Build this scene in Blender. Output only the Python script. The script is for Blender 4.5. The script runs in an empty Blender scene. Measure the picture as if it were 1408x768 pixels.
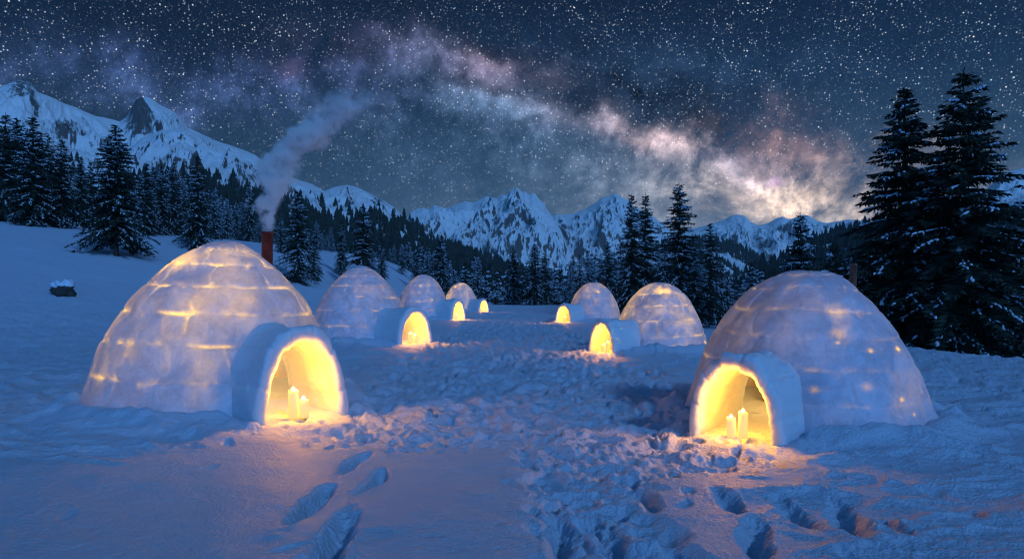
import bpy, math, random
import numpy as np
from mathutils import Vector

SC = bpy.context.scene
COL = SC.collection
F = 939.0            # focal length of the photograph in its own pixels
U0, V0 = 704.0, 403.0
EYE = 1.6

# ------------------------------------------------------------------ camera
cam_d = bpy.data.cameras.new("camera")
cam = bpy.data.objects.new("camera", cam_d)
COL.objects.link(cam)
cam.location = (0, 0, EYE)
cam.rotation_euler = (math.radians(90), 0, 0)
cam_d.sensor_width = 36.0
cam_d.lens = 36.0 * F / 1408.0
cam_d.shift_y = 19.0 / 1408.0
cam_d.clip_start = 0.1
cam_d.clip_end = 20000
SC.camera = cam

# ------------------------------------------------------------------ exposure / cycles
SC.view_settings.view_transform = 'Standard'
SC.view_settings.look = 'None'
SC.view_settings.exposure = 0.0
SC.view_settings.gamma = 1.0
SC.render.engine = 'CYCLES'
cy = SC.cycles
cy.use_denoising = True
cy.denoiser = 'OPENIMAGEDENOISE'
cy.denoising_input_passes = 'RGB_ALBEDO_NORMAL'
cy.denoising_prefilter = 'ACCURATE'
cy.use_adaptive_sampling = False
cy.filter_width = 1.15
cy.max_bounces = 8
cy.diffuse_bounces = 4
cy.glossy_bounces = 2
cy.transmission_bounces = 4
cy.volume_bounces = 5
cy.transparent_max_bounces = 8
cy.caustics_reflective = False
cy.caustics_refractive = False
cy.sample_clamp_indirect = 4.0
cy.volume_step_rate = 1.0
cy.volume_max_steps = 128

# ------------------------------------------------------------------ node helper
class NT:
    def __init__(s, tree):
        s.t = tree; s.n = tree.nodes; s.l = tree.links
    def new(s, typ, **kw):
        nd = s.n.new(typ)
        for k, v in kw.items():
            setattr(nd, k, v)
        return nd
    def link(s, a, b):
        s.l.new(a, b)
    def put(s, sock, v):
        if isinstance(v, bpy.types.NodeSocket):
            s.l.new(v, sock)
        elif v is not None:
            sock.default_value = v
    def math(s, op, a, b=None, c=None, clamp=False):
        nd = s.new('ShaderNodeMath', operation=op, use_clamp=clamp)
        s.put(nd.inputs[0], a)
        if b is not None: s.put(nd.inputs[1], b)
        if c is not None: s.put(nd.inputs[2], c)
        return nd.outputs[0]
    def vmath(s, op, a, b=None, scale=None):
        nd = s.new('ShaderNodeVectorMath', operation=op)
        s.put(nd.inputs[0], a)
        if b is not None: s.put(nd.inputs[1], b)
        if scale is not None: s.put(nd.inputs['Scale'], scale)
        return nd.outputs['Value'] if op in ('LENGTH', 'DISTANCE', 'DOT_PRODUCT') else nd.outputs['Vector']
    def noise(s, vec, scale, detail=2.0, rough=0.5, dist=0.0, color=False):
        nd = s.new('ShaderNodeTexNoise')
        s.put(nd.inputs['Vector'], vec)
        nd.inputs['Scale'].default_value = scale
        nd.inputs['Detail'].default_value = detail
        nd.inputs['Roughness'].default_value = rough
        nd.inputs['Distortion'].default_value = dist
        return nd.outputs['Color'] if color else nd.outputs['Fac']
    def maprange(s, v, a, b, c=0.0, d=1.0, smooth=True):
        nd = s.new('ShaderNodeMapRange')
        nd.interpolation_type = 'SMOOTHSTEP' if smooth else 'LINEAR'
        s.put(nd.inputs['Value'], v)
        s.put(nd.inputs['From Min'], a); s.put(nd.inputs['From Max'], b)
        s.put(nd.inputs['To Min'], c); s.put(nd.inputs['To Max'], d)
        return nd.outputs['Result']
    def mix(s, f, a, b, mode='MIX'):
        nd = s.new('ShaderNodeMix', data_type='RGBA', blend_type=mode)
        nd.clamp_factor = True
        s.put(nd.inputs[0], f); s.put(nd.inputs[6], a); s.put(nd.inputs[7], b)
        return nd.outputs[2]
    def ramp(s, f, stops):
        nd = s.new('ShaderNodeValToRGB')
        el = nd.color_ramp.elements
        while len(el) < len(stops): el.new(0.5)
        for e, (p, c) in zip(el, stops):
            e.position = p; e.color = (*c, 1)
        s.put(nd.inputs[0], f)
        return nd.outputs[0]

def srgb(r, g, b):
    f = lambda c: c / 12.92 if c <= 0.04045 else ((c + 0.055) / 1.055) ** 2.4
    return (f(r / 255), f(g / 255), f(b / 255))

# ------------------------------------------------------------------ world: clear night sky with the milky way
def px_dir(u, v):
    """photo pixel -> (azimuth, elevation) in radians"""
    x, z = (u - U0) / F, (V0 - v) / F
    return math.atan2(x, 1.0), math.atan2(z, math.sqrt(1 + x * x))

world = bpy.data.worlds.new("World")
SC.world = world
world.use_nodes = True
W = NT(world.node_tree)
W.n.clear()
wout = W.new('ShaderNodeOutputWorld')
wbg = W.new('ShaderNodeBackground')
W.link(wbg.outputs[0], wout.inputs[0])
tc = W.new('ShaderNodeTexCoord')
D = tc.outputs['Generated']
sep = W.new('ShaderNodeSeparateXYZ'); W.link(D, sep.inputs[0])
az = W.math('ARCTAN2', sep.outputs[0], sep.outputs[1])
el = W.math('ARCSINE', sep.outputs[2])
cmb = W.new('ShaderNodeCombineXYZ'); W.link(az, cmb.inputs[0]); W.link(el, cmb.inputs[1])
warp = W.noise(D, 7.0, 7.0, 0.64, color=True)
warp = W.vmath('SCALE', W.vmath('SUBTRACT', warp, (0.5, 0.5, 0.5)), scale=0.15)
AE = W.vmath('ADD', cmb.outputs[0], warp)
AE = W.vmath('MULTIPLY', AE, (1, 1, 0))

SKY_GAIN = 1.0
base = W.ramp(W.maprange(el, 0.0, 0.42, 0.0, 1.0, smooth=False), [
    (0.0, srgb(104, 132, 148)), (0.17, srgb(72, 100, 125)), (0.38, srgb(42, 70, 96)),
    (0.68, srgb(20, 42, 68)), (1.0, srgb(8, 21, 41))])
below = W.maprange(el, -0.02, 0.0)
base = W.mix(below, (0.01, 0.02, 0.05, 1), base)
# darker, greyer left part of the sky
leftdark = W.maprange(az, -0.75, 0.0, 0.48, 1.0)
ltint = W.new('ShaderNodeCombineColor')
W.link(W.math('MULTIPLY', leftdark, 1.0), ltint.inputs[0]); W.link(leftdark, ltint.inputs[1]); W.link(leftdark, ltint.inputs[2])
base = W.mix(1.0, base, ltint.outputs[0], 'MULTIPLY')

def blob(u, v, su, sv, rot=0.0):
    a, e = px_dir(u, v)
    d = W.vmath('SUBTRACT', AE, (a, e, 0))
    r = W.new('ShaderNodeVectorRotate', rotation_type='Z_AXIS')
    W.link(d, r.inputs['Vector']); r.inputs['Angle'].default_value = rot
    q = W.vmath('MULTIPLY', r.outputs[0], (F / su, F / sv, 0))
    l2 = W.vmath('DOT_PRODUCT', q, q)
    return W.math('EXPONENT', W.math('MULTIPLY', l2, -1.0))

texture_fine = W.noise(D, 26.0, 5.0, 0.62)
texture_mid = W.noise(D, 13.0, 7.0, 0.66, 0.6)
mod = W.math('MULTIPLY', W.maprange(texture_fine, 0.3, 0.7, 0.45, 1.5, False), W.maprange(texture_mid, 0.36, 0.64, 0.12, 1.6, False))

R = math.radians
glow = [  # u, v, su, sv, rotation, colour, amount
    (300, 118, 190, 34, R(-4), (60, 78, 125), 0.85),
    (420, 108, 90, 26, R(0), (84, 98, 150), 0.6),
    (405, 100, 24, 14, 0, (150, 90, 120), 0.4),
    (190, 128, 130, 26, R(4), (56, 76, 118), 0.6),
    (1100, 288, 130, 28, R(8), (214, 176, 136), 0.55),
    (520, 75, 95, 26, R(8), (100, 98, 145), 0.6),
    (600, 86, 70, 22, R(10), (138, 142, 178), 0.55),
    (655, 92, 42, 24, R(10), (150, 115, 120), 0.55),
    (700, 150, 130, 24, R(14), (110, 130, 160), 0.6),
    (640, 165, 200, 60, R(8), (62, 84, 114), 0.5),
    (740, 112, 70, 22, R(15), (135, 108, 108), 0.45),
    (830, 182, 110, 18, R(18), (158, 128, 124), 0.7),
    (905, 203, 46, 20, R(20), (205, 168, 158), 0.6),
    (958, 212, 36, 18, R(18), (175, 142, 130), 0.6),
    (1012, 240, 55, 26, R(24), (180, 160, 190), 0.5),
    (1075, 277, 80, 26, R(16), (240, 200, 155), 0.85),
    (1030, 262, 150, 50, R(15), (135, 135, 145), 0.35),
    (1085, 208, 75, 30, R(15), (200, 145, 125), 0.6),
    (1160, 238, 60, 26, R(-10), (200, 165, 150), 0.75),
    (900, 250, 260, 90, R(14), (80, 100, 122), 0.4),
    (1080, 290, 260, 60, 0, (150, 140, 130), 0.5),
    (840, 120, 190, 40, R(6), (58, 88, 128), 0.6),
]
acc = W.vmath('SCALE', base, scale=0.0)
for (u, v, su, sv, rt, c, amt) in glow:
    b = W.math('MULTIPLY', blob(u, v, su, sv, rt), mod)
    cc = srgb(*c)
    sc_ = W.vmath('SCALE', (cc[0] * amt, cc[1] * amt, cc[2] * amt), scale=b)
    acc = W.vmath('ADD', acc, sc_)
dust = W.maprange(W.noise(D, 11.0, 9.0, 0.70, 0.25), 0.42, 0.58, 0.45, 1.2)
acc = W.vmath('ADD', base, W.vmath('SCALE', acc, scale=dust))
dark = [(900, 128, 150, 30, R(10), 0.8), (790, 140, 110, 18, R(18), 0.75), (960, 172, 90, 20, R(14), 0.6), (980, 195, 40, 12, R(20), 0.6),
        (470, 55, 130, 36, R(-4), 0.6), (300, 70, 150, 40, 0, 0.4), (640, 118, 80, 16, R(12), 0.55), (690, 70, 60, 22, R(20), 0.5),
        (480, 125, 60, 18, R(10), 0.45), (1150, 262, 40, 10, R(-10), 0.35), (1050, 235, 30, 9, R(30), 0.4), (790, 65, 40, 18, 0, 0.4)]
for (u, v, su, sv, rt, amt) in dark:
    b = W.math('MULTIPLY', blob(u, v, su, sv, rt), W.maprange(texture_mid, 0.35, 0.6, 0.5, 1.35, False))
    k = W.math('SUBTRACT', 1.0, W.math('MULTIPLY', b, amt), clamp=True)
    acc = W.vmath('SCALE', acc, scale=k)
neb = W.math('MULTIPLY', blob(1068, 247, 10, 7), 1.0)
acc = W.vmath('ADD', acc, W.vmath('SCALE', srgb(120, 70, 150), scale=neb))
# fine mottling
mot = W.maprange(W.noise(D, 60.0, 3.0, 0.7), 0.25, 0.75, 0.82, 1.18, False)
acc = W.vmath('SCALE', acc, scale=mot)

def stars(scale, radius, lo, gain, density=1.0, seed=0.0):
    v = W.new('ShaderNodeTexVoronoi', feature='F1', distance='EUCLIDEAN')
    off = W.vmath('ADD', D, (seed, seed * 0.7, seed * 0.3))
    W.link(off, v.inputs['Vector']); v.inputs['Scale'].default_value = scale
    v.inputs['Randomness'].default_value = 1.0
    s = W.new('ShaderNodeSeparateColor'); W.link(v.outputs['Color'], s.inputs[0])
    rnd = W.maprange(s.outputs[0], lo, 1.0, 0.0, 1.0, False)
    rnd = W.math('POWER', rnd, 4.5)
    rad = W.math('MULTIPLY', W.math('ADD', W.math('MULTIPLY', rnd, 0.7), 0.75), radius * scale)
    d = W.math('DIVIDE', v.outputs['Distance'], rad)
    core = W.math('EXPONENT', W.math('MULTIPLY', W.math('MULTIPLY', d, d), -1.0))
    on = W.math('GREATER_THAN', s.outputs[0], lo)
    i = W.math('MULTIPLY', W.math('MULTIPLY', core, on), W.math('ADD', W.math('MULTIPLY', rnd, gain), 0.16 * gain))
    tint = W.mix(s.outputs[1], (0.5, 0.74, 1.0, 1), (0.95, 0.95, 0.92, 1))
    return W.vmath('SCALE', tint, scale=i)

horizon_fade = W.maprange(el, 0.02, 0.26, 0.2, 1.0)
crowd = W.maprange(texture_mid, 0.36, 0.62, 0.55, 1.5, False)
fine = W.vmath('SCALE', W.vmath('ADD', stars(380.0, 0.00048, 0.1, 0.9, seed=3.1), stars(230.0, 0.00048, 0.35, 1.2, seed=1.7)), scale=crowd)
big = W.vmath('ADD', stars(120.0, 0.00046, 0.68, 2.6, seed=7.3), stars(42.0, 0.00062, 0.6, 3.2, seed=5.9))
st = W.vmath('SCALE', W.vmath('ADD', fine, big), scale=horizon_fade)
acc = W.vmath('ADD', acc, st)
# blue glow added to the unseen sky behind the camera, to light the snow
blue_fill = W.maprange(W.math('MULTIPLY', sep.outputs[1], -1.0), -0.25, 0.75)
blue_fill = W.math('MULTIPLY', blue_fill, W.maprange(el, 1.5, 0.1, 0.35, 1.0, False))
acc = W.vmath('ADD', acc, W.vmath('SCALE', (0.0, 0.19, 0.67), scale=blue_fill))
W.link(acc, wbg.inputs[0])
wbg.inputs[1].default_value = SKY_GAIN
world.cycles.sampling_method = 'MANUAL'
world.cycles.sample_map_resolution = 512

# ------------------------------------------------------------------ moonlight
sun_d = bpy.data.lights.new("moonlight", 'SUN')
sun_d.energy = 1.3
sun_d.color = (0.21, 0.48, 1.0)
sun_d.angle = math.radians(5)
sun = bpy.data.objects.new("moonlight", sun_d)
COL.objects.link(sun)
MOON_DIR = Vector((0.46, -0.70, 0.50)).normalized()      # towards the moon
sun.rotation_euler = MOON_DIR.to_track_quat('Z', 'Y').to_euler()

# ------------------------------------------------------------------ object helpers
def tag(o, label=None, cat=None, group=None, kind=None):
    if label: o['label'] = label
    if cat: o['category'] = cat
    if group: o['group'] = group
    if kind: o['kind'] = kind
    return o

def empty(name, loc, rz=0.0):
    o = bpy.data.objects.new(name, None)
    o.location = loc; o.rotation_euler = (0, 0, rz)
    o.empty_display_size = 0.2
    COL.objects.link(o)
    return o

def mesh_np(name, V, faces, mat, parent=None, smooth=True, attrs=None):
    """V (n,3) array, faces: (m,k) array or list of such arrays"""
    me = bpy.data.meshes.new(name)
    if not isinstance(faces, (list, tuple)): faces = [faces]
    faces = [np.asarray(f, dtype=np.int32) for f in faces if len(f)]
    V = np.asarray(V, dtype=np.float32)
    loops = np.concatenate([f.ravel() for f in faces])
    sizes = np.concatenate([np.full(len(f), f.shape[1], dtype=np.int32) for f in faces])
    starts = np.concatenate([[0], np.cumsum(sizes)[:-1]]).astype(np.int32)
    me.vertices.add(len(V)); me.vertices.foreach_set('co', V.ravel())
    me.loops.add(len(loops)); me.loops.foreach_set('vertex_index', loops)
    me.polygons.add(len(sizes)); me.polygons.foreach_set('loop_start', starts)
    try: me.polygons.foreach_set('loop_total', sizes)
    except Exception: pass
    me.polygons.foreach_set('use_smooth', np.full(len(sizes), smooth))
    me.update(calc_edges=True)
    if attrs:
        for k, a in attrs.items():
            at = me.attributes.new(k, 'FLOAT', 'POINT')
            at.data.foreach_set('value', np.asarray(a, dtype=np.float32).ravel())
    if mat: me.materials.append(mat)
    o = bpy.data.objects.new(name, me)
    COL.objects.link(o)
    if parent: o.parent = parent
    return o

def grid_faces(nr, nc, wrap=False, off=0):
    r = np.arange(nr - 1)[:, None]
    c = np.arange(nc if wrap else nc - 1)[None, :]
    c2 = (c + 1) % nc
    a = r * nc + c; b = r * nc + c2; d = (r + 1) * nc + c; e = (r + 1) * nc + c2
    return (np.stack([a, b, e, d], -1).reshape(-1, 4) + off).astype(np.int32)

# ------------------------------------------------------------------ numpy noise
_rng = np.random.RandomState(77)
_perm = _rng.permutation(256).astype(np.int32)
_perm = np.concatenate([_perm, _perm])
_ang = _rng.rand(256) * 2 * np.pi
_gx, _gy = np.cos(_ang), np.sin(_ang)

def _hash(ix, iy, seed=0):
    return _perm[(_perm[(ix + seed * 17) & 255] + iy + seed * 31) & 255]

def perlin(x, y, seed=0):
    ix = np.floor(x).astype(np.int32); iy = np.floor(y).astype(np.int32)
    fx = x - ix; fy = y - iy
    u = fx * fx * fx * (fx * (fx * 6 - 15) + 10); v = fy * fy * fy * (fy * (fy * 6 - 15) + 10)
    def g(a, b, dx, dy):
        h = _hash(a, b, seed)
        return _gx[h] * dx + _gy[h] * dy
    n00 = g(ix, iy, fx, fy); n10 = g(ix + 1, iy, fx - 1, fy)
    n01 = g(ix, iy + 1, fx, fy - 1); n11 = g(ix + 1, iy + 1, fx - 1, fy - 1)
    return 1.45 * ((n00 * (1 - u) + n10 * u) * (1 - v) + (n01 * (1 - u) + n11 * u) * v)

def fbm(x, y, seed=0, octv=4, gain=0.5, lac=2.03):
    s = 0; a = 1.0; t = 0
    for i in range(octv):
        s = s + a * perlin(x, y, seed + i); t += a
        a *= gain; x = x * lac + 3.1; y = y * lac - 1.7
    return s / t

def ridged(x, y, seed=0, octv=6, gain=0.55, lac=2.07):
    s = 0; a = 1.0; t = 0; w = 1.0
    for i in range(octv):
        n = 1 - np.abs(perlin(x, y, seed + i)) * 1.6
        n = np.clip(n, 0, 1) ** 2
        s = s + a * n * w; t += a
        w = np.clip(n * 1.6, 0, 1)
        a *= gain; x = x * lac + 5.3; y = y * lac - 2.1
    return s / t

def worley(x, y, seed=0):
    ix = np.floor(x).astype(np.int32); iy = np.floor(y).astype(np.int32)
    best = np.full(x.shape, 9.0)
    for dx in (-1, 0, 1):
        for dy in (-1, 0, 1):
            h = _hash(ix + dx, iy + dy, seed)
            h2 = _hash(ix + dx, iy + dy, seed + 5)
            px = ix + dx + h / 255.0; py = iy + dy + h2 / 255.0
            best = np.minimum(best, (px - x) ** 2 + (py - y) ** 2)
    return np.sqrt(best)

def sstep(a, b, x):
    t = np.clip((x - a) / (b - a), 0, 1)
    return t * t * (3 - 2 * t)

# ------------------------------------------------------------------ materials
def new_mat(name):
    m = bpy.data.materials.new(name); m.use_nodes = True
    T = NT(m.node_tree); T.n.clear()
    out = T.new('ShaderNodeOutputMaterial')
    return m, T, out

def principled(T, **kw):
    p = T.new('ShaderNodeBsdfPrincipled')
    for k, v in kw.items():
        T.put(p.inputs[k.replace('_', ' ')], v)
    return p

def snow_material(name, bump1=0.036, bump2=0.035, col=(0.66, 0.76, 0.88)):
    m, T, out = new_mat(name)
    g = T.new('ShaderNodeNewGeometry').outputs['Position']
    n1 = T.noise(g, 36.0, 5.0, 0.72)
    n2 = T.noise(g, 9.0, 4.0, 0.6)
    h = T.math('ADD', T.math('MULTIPLY', n1, bump1), T.math('MULTIPLY', n2, bump2))
    b = T.new('ShaderNodeBump'); b.inputs['Strength'].default_value = 1.0; b.inputs['Distance'].default_value = 1.0
    T.link(h, b.inputs['Height'])
    c = T.mix(T.noise(g, 3.0, 3.0, 0.5), (col[0] * .93, col[1] * .94, col[2] * .96, 1), (*col, 1))
    p = principled(T, Base_Color=c, Roughness=0.55, Normal=b.outputs[0])
    p.inputs['Specular IOR Level'].default_value = 0.25
    T.link(p.outputs[0], out.inputs[0])
    return m
M_SNOW = snow_material('snow')
M_CLEAN = snow_material('branch_snow', 0.0, 0.0)

def simple_mat(name, col, rough=0.7, noise_scale=None, var=0.25, bump=0.0, metallic=0.0, spec=0.3):
    m, T, out = new_mat(name)
    g = T.new('ShaderNodeTexCoord').outputs['Object']
    c = (*col, 1)
    p = principled(T, Roughness=rough, Metallic=metallic)
    p.inputs['Specular IOR Level'].default_value = spec
    if noise_scale:
        n = T.noise(g, noise_scale, 5.0, 0.6)
        lo = tuple(x * (1 - var) for x in col); hi = tuple(min(1, x * (1 + var)) for x in col)
        c = T.mix(T.maprange(n, 0.3, 0.7), (*lo, 1), (*hi, 1))
        if bump:
            b = T.new('ShaderNodeBump'); b.inputs['Distance'].default_value = bump
            T.link(n, b.inputs['Height']); T.link(b.outputs[0], p.inputs['Normal'])
    T.put(p.inputs['Base Color'], c)
    T.link(p.outputs[0], out.inputs[0])
    return m
M_NEEDLE = simple_mat('spruce_needles', (0.030, 0.045, 0.032), 0.8, 3.0, 0.4, spec=0.1)
M_BARK = simple_mat('spruce_bark', (0.06, 0.045, 0.035), 0.9, 12.0, 0.4, 0.02, spec=0.1)
M_RED = simple_mat('red_brown_pipe', (0.15, 0.028, 0.02), 0.55, 9.0, 0.45, 0.004)
M_DARKPIPE = simple_mat('sooty_pipe', (0.17, 0.09, 0.06), 0.6, 14.0, 0.4, 0.003)
M_WOOD = simple_mat('bench_wood', (0.22, 0.11, 0.05), 0.7, 14.0, 0.5, 0.01)
M_WICK = simple_mat('wick', (0.02, 0.015, 0.01), 0.9)

# far trees: dark needles dusted with snow on the upper faces
m, T, out = new_mat('far_needles')
geo = T.new('ShaderNodeNewGeometry')
n = T.noise(geo.outputs['Position'], 0.35, 3.0, 0.7)
sp = T.new('ShaderNodeSeparateXYZ'); T.link(geo.outputs['Normal'], sp.inputs[0])
f = T.math('MULTIPLY', T.maprange(n, 0.52, 0.62), T.maprange(sp.outputs[2], 0.1, 0.5))
p = principled(T, Base_Color=T.mix(T.math('MULTIPLY', f, 0.38), (0.03, 0.042, 0.034, 1), (0.7, 0.72, 0.75, 1)), Roughness=0.9)
p.inputs['Specular IOR Level'].default_value = 0.1
T.link(p.outputs[0], out.inputs[0]); M_FAR = m

# mountains: snow, with rock where the attribute says so
def mountain_material(name, rockcol=(0.13, 0.115, 0.105), sc=0.02):
    m, T, out = new_mat(name)
    at = T.new('ShaderNodeAttribute', attribute_name='rock')
    geo = T.new('ShaderNodeNewGeometry')
    n = T.noise(T.vmath('MULTIPLY', geo.outputs['Position'], (1, 1, .45)), sc * 7, 8.0, 0.72)
    f = T.maprange(T.math('ADD', at.outputs['Fac'], T.math('MULTIPLY', T.math('SUBTRACT', n, 0.5), 2.0)), 0.40, 0.68)
    n2 = T.noise(geo.outputs['Position'], sc * 8, 5.0, 0.7)
    rc = T.mix(n2, tuple(c * 0.5 for c in rockcol) + (1,), tuple(c * 1.5 for c in rockcol) + (1,))
    col = T.mix(f, (0.92, 0.90, 0.90, 1), rc)
    b = T.new('ShaderNodeBump'); b.inputs['Distance'].default_value = 0.14 / sc
    b.inputs['Strength'].default_value = 0.7
    T.link(T.noise(geo.outputs['Position'], sc * 5.0, 9.0, 0.72), b.inputs['Height'])
    p = principled(T, Base_Color=col, Roughness=0.8, Normal=b.outputs[0])
    p.inputs['Specular IOR Level'].default_value = 0.1
    T.link(p.outputs[0], out.inputs[0])
    return m
M_MTN = mountain_material('mountain_snow_rock')
M_MTN_FAR = mountain_material('far_mountain_snow_rock', sc=0.008)

# igloo wall: snow that lets the light inside through where it is thin
m, T, out = new_mat('igloo_snow_wall')
at = T.new('ShaderNodeAttribute', attribute_name='thin')
tco = T.new('ShaderNodeTexCoord').outputs['Object']
n1 = T.noise(tco, 26.0, 5.0, 0.65); n2 = T.noise(tco, 5.0, 4.0, 0.6)
b = T.new('ShaderNodeBump'); b.inputs['Distance'].default_value = 1.0; b.inputs['Strength'].default_value = 0.8
T.link(T.math('ADD', T.math('MULTIPLY', n1, 0.012), T.math('MULTIPLY', n2, 0.035)), b.inputs['Height'])
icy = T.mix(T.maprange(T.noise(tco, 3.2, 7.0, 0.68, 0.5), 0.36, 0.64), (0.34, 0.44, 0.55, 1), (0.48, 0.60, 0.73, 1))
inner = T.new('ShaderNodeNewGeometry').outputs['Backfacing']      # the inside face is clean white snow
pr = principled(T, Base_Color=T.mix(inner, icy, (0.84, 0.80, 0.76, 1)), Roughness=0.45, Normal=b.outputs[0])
pr.inputs['Specular IOR Level'].default_value = 0.35
tr = T.new('ShaderNodeBsdfTranslucent'); tr.inputs[0].default_value = (0.92, 0.98, 1.0, 1)
mx = T.new('ShaderNodeMixShader')
T.link(T.math('MULTIPLY', at.outputs['Fac'], T.math('MULTIPLY', T.maprange(n1, 0.25, 0.75, 0.75, 1.25, False), T.maprange(T.noise(tco, 6.0, 7.0, 0.7, 0.8), 0.35, 0.66, 0.72, 1.25, False)), clamp=True), mx.inputs[0])
T.link(pr.outputs[0], mx.inputs[1]); T.link(tr.outputs[0], mx.inputs[2])
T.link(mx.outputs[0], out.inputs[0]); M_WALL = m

m, T, out = new_mat('tunnel_snow')
tco = T.new('ShaderNodeTexCoord').outputs['Object']
n1 = T.noise(tco, 30.0, 5.0, 0.65); n2 = T.noise(tco, 7.0, 4.0, 0.6)
b = T.new('ShaderNodeBump'); b.inputs['Distance'].default_value = 1.0; b.inputs['Strength'].default_value = 0.8
T.link(T.math('ADD', T.math('MULTIPLY', n1, 0.010), T.math('MULTIPLY', n2, 0.03)), b.inputs['Height'])
pr = principled(T, Base_Color=(0.60, 0.66, 0.72, 1), Roughness=0.5, Normal=b.outputs[0])
pr.inputs['Specular IOR Level'].default_value = 0.3
pr.inputs['Subsurface Weight'].default_value = 1.0
pr.inputs['Subsurface Radius'].default_value = (1.0, 0.86, 0.78)
pr.inputs['Subsurface Scale'].default_value = 0.11
T.link(pr.outputs[0], out.inputs[0]); M_TUNNEL = m

m, T, out = new_mat('candle_wax')
pr = principled(T, Base_Color=(0.85, 0.66, 0.36, 1), Roughness=0.45)
pr.inputs['Subsurface Weight'].default_value = 1.0
pr.inputs['Subsurface Radius'].default_value = (1.0, 0.8, 0.6)
pr.inputs['Subsurface Scale'].default_value = 0.035
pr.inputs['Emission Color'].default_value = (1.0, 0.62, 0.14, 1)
pr.inputs['Emission Strength'].default_value = 0.8  # even glow added to the wax in place of flame light passing through
T.link(pr.outputs[0], out.inputs[0]); M_WAX = m

m, T, out = new_mat('candle_flame')
em = T.new('ShaderNodeEmission'); em.inputs[0].default_value = (1.0, 0.66, 0.22, 1); em.inputs[1].default_value = 14.0
T.link(em.outputs[0], out.inputs[0]); M_FLAME = m

m, T, out = new_mat('rock')
g = T.new('ShaderNodeTexCoord').outputs['Object']
n = T.noise(g, 6.0, 6.0, 0.7)
b = T.new('ShaderNodeBump'); b.inputs['Distance'].default_value = 0.1; T.link(n, b.inputs['Height'])
pr = principled(T, Base_Color=T.mix(n, (0.02, 0.018, 0.016, 1), (0.09, 0.08, 0.07, 1)), Roughness=0.85, Normal=b.outputs[0])
T.link(pr.outputs[0], out.inputs[0]); M_ROCK = m

# ------------------------------------------------------------------ igloo layout (local +X of each igloo points out through its door)
#        centre X,Y    R     H     face X,Y      tunnel half width / height
IGLOOS = [
    dict(k='L1', c=(-4.44, 10.30), R=1.76, H=2.455, f=(-2.68, 8.85), w=0.70, h=1.25, res=2),
    dict(k='L2', c=(-5.30, 23.9), R=1.75, H=2.64, f=(-3.12, 22.3), w=0.80, h=1.22, res=1),
    dict(k='L3', c=(-5.62, 43.2), R=1.77, H=2.84, f=(-3.25, 41.8), w=0.80, h=1.34, res=0),
    dict(k='L4', c=(-4.60, 61.3), R=1.68, H=2.64, f=(-2.45, 59.8), w=0.80, h=1.22, res=0),
    dict(k='R3', c=(4.78, 40.0), R=1.62, H=2.32, f=(2.87, 38.4), w=0.70, h=1.10, res=0),
    dict(k='R2', c=(4.28, 19.85), R=1.40, H=1.99, f=(2.42, 18.6), w=0.56, h=0.97, res=1),
    dict(k='R1', c=(3.92, 9.20), R=1.545, H=1.97, f=(2.45, 7.60), w=0.56, h=0.98, res=2),
]

# ------------------------------------------------------------------ ground height
EDGE_Y = [-50, 0, 14.7, 17.3, 24, 29, 40, 50, 60, 100, 400]
EDGE_X = [20, 14.5, 11.7, 11.3, 10.3, 9.6, 8.2, 7.2, 6.2, 5.0, 5.0]

def base_height(x, y):
    a = np.maximum(0, -x - 9.5)
    p = a * np.maximum(0, y - 19.0)
    z = 9.0 * (1 - np.exp(-p / 720.0)) + 0.00006 * p
    z = np.minimum(z, 60)
    s = x - np.interp(y, EDGE_Y, EDGE_X)
    s2 = np.maximum(s, (y - 96) * 0.9 - np.maximum(0, -x - 8) * 1.2)
    s2 = np.maximum(s2, 0)
    drop = np.where(s2 < 9, 0.030 * s2 * s2, 0.030 * 81 + 0.54 * (s2 - 9))
    z = z - np.minimum(drop, 75)
    return z

def seg_dist(x, y, ax, ay, bx, by):
    dx, dy = bx - ax, by - ay
    t = np.clip(((x - ax) * dx + (y - ay) * dy) / (dx * dx + dy * dy), 0, 1)
    return np.hypot(x - ax - t * dx, y - ay - t * dy)

def trample_mask(x, y):
    wx = x + 0.35 * perlin(x * 0.9, y * 0.9, 41) + 0.12 * perlin(x * 3, y * 3, 42)
    wy = y + 0.35 * perlin(x * 0.9 + 9, y * 0.9, 43)
    half = np.interp(wy, [6.5, 7.5, 9, 14, 30, 60, 90], [0.1, 1.7, 2.8, 3.0, 2.7, 2.4, 1.8])
    cx = np.interp(wy, [7, 12, 30, 60], [0.1, 0.15, -0.1, -0.3])
    m1 = sstep(0.0, 0.45, half - np.abs(wx - cx)) * sstep(6.6, 7.6, wy) * (1 - sstep(80, 95, wy))
    m2 = 1 - sstep(0.30, 0.62, seg_dist(wx, wy, 0.55, 2.0, 0.75, 8.0))
    m = np.maximum(m1, m2)
    for g in IGLOOS:
        fx, fy = g['f']
        d = seg_dist(wx, wy, fx, fy, fx * 0.35, fy - 0.9)
        m = np.maximum(m, 1 - sstep(0.55, 1.15, d))
    return m

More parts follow.
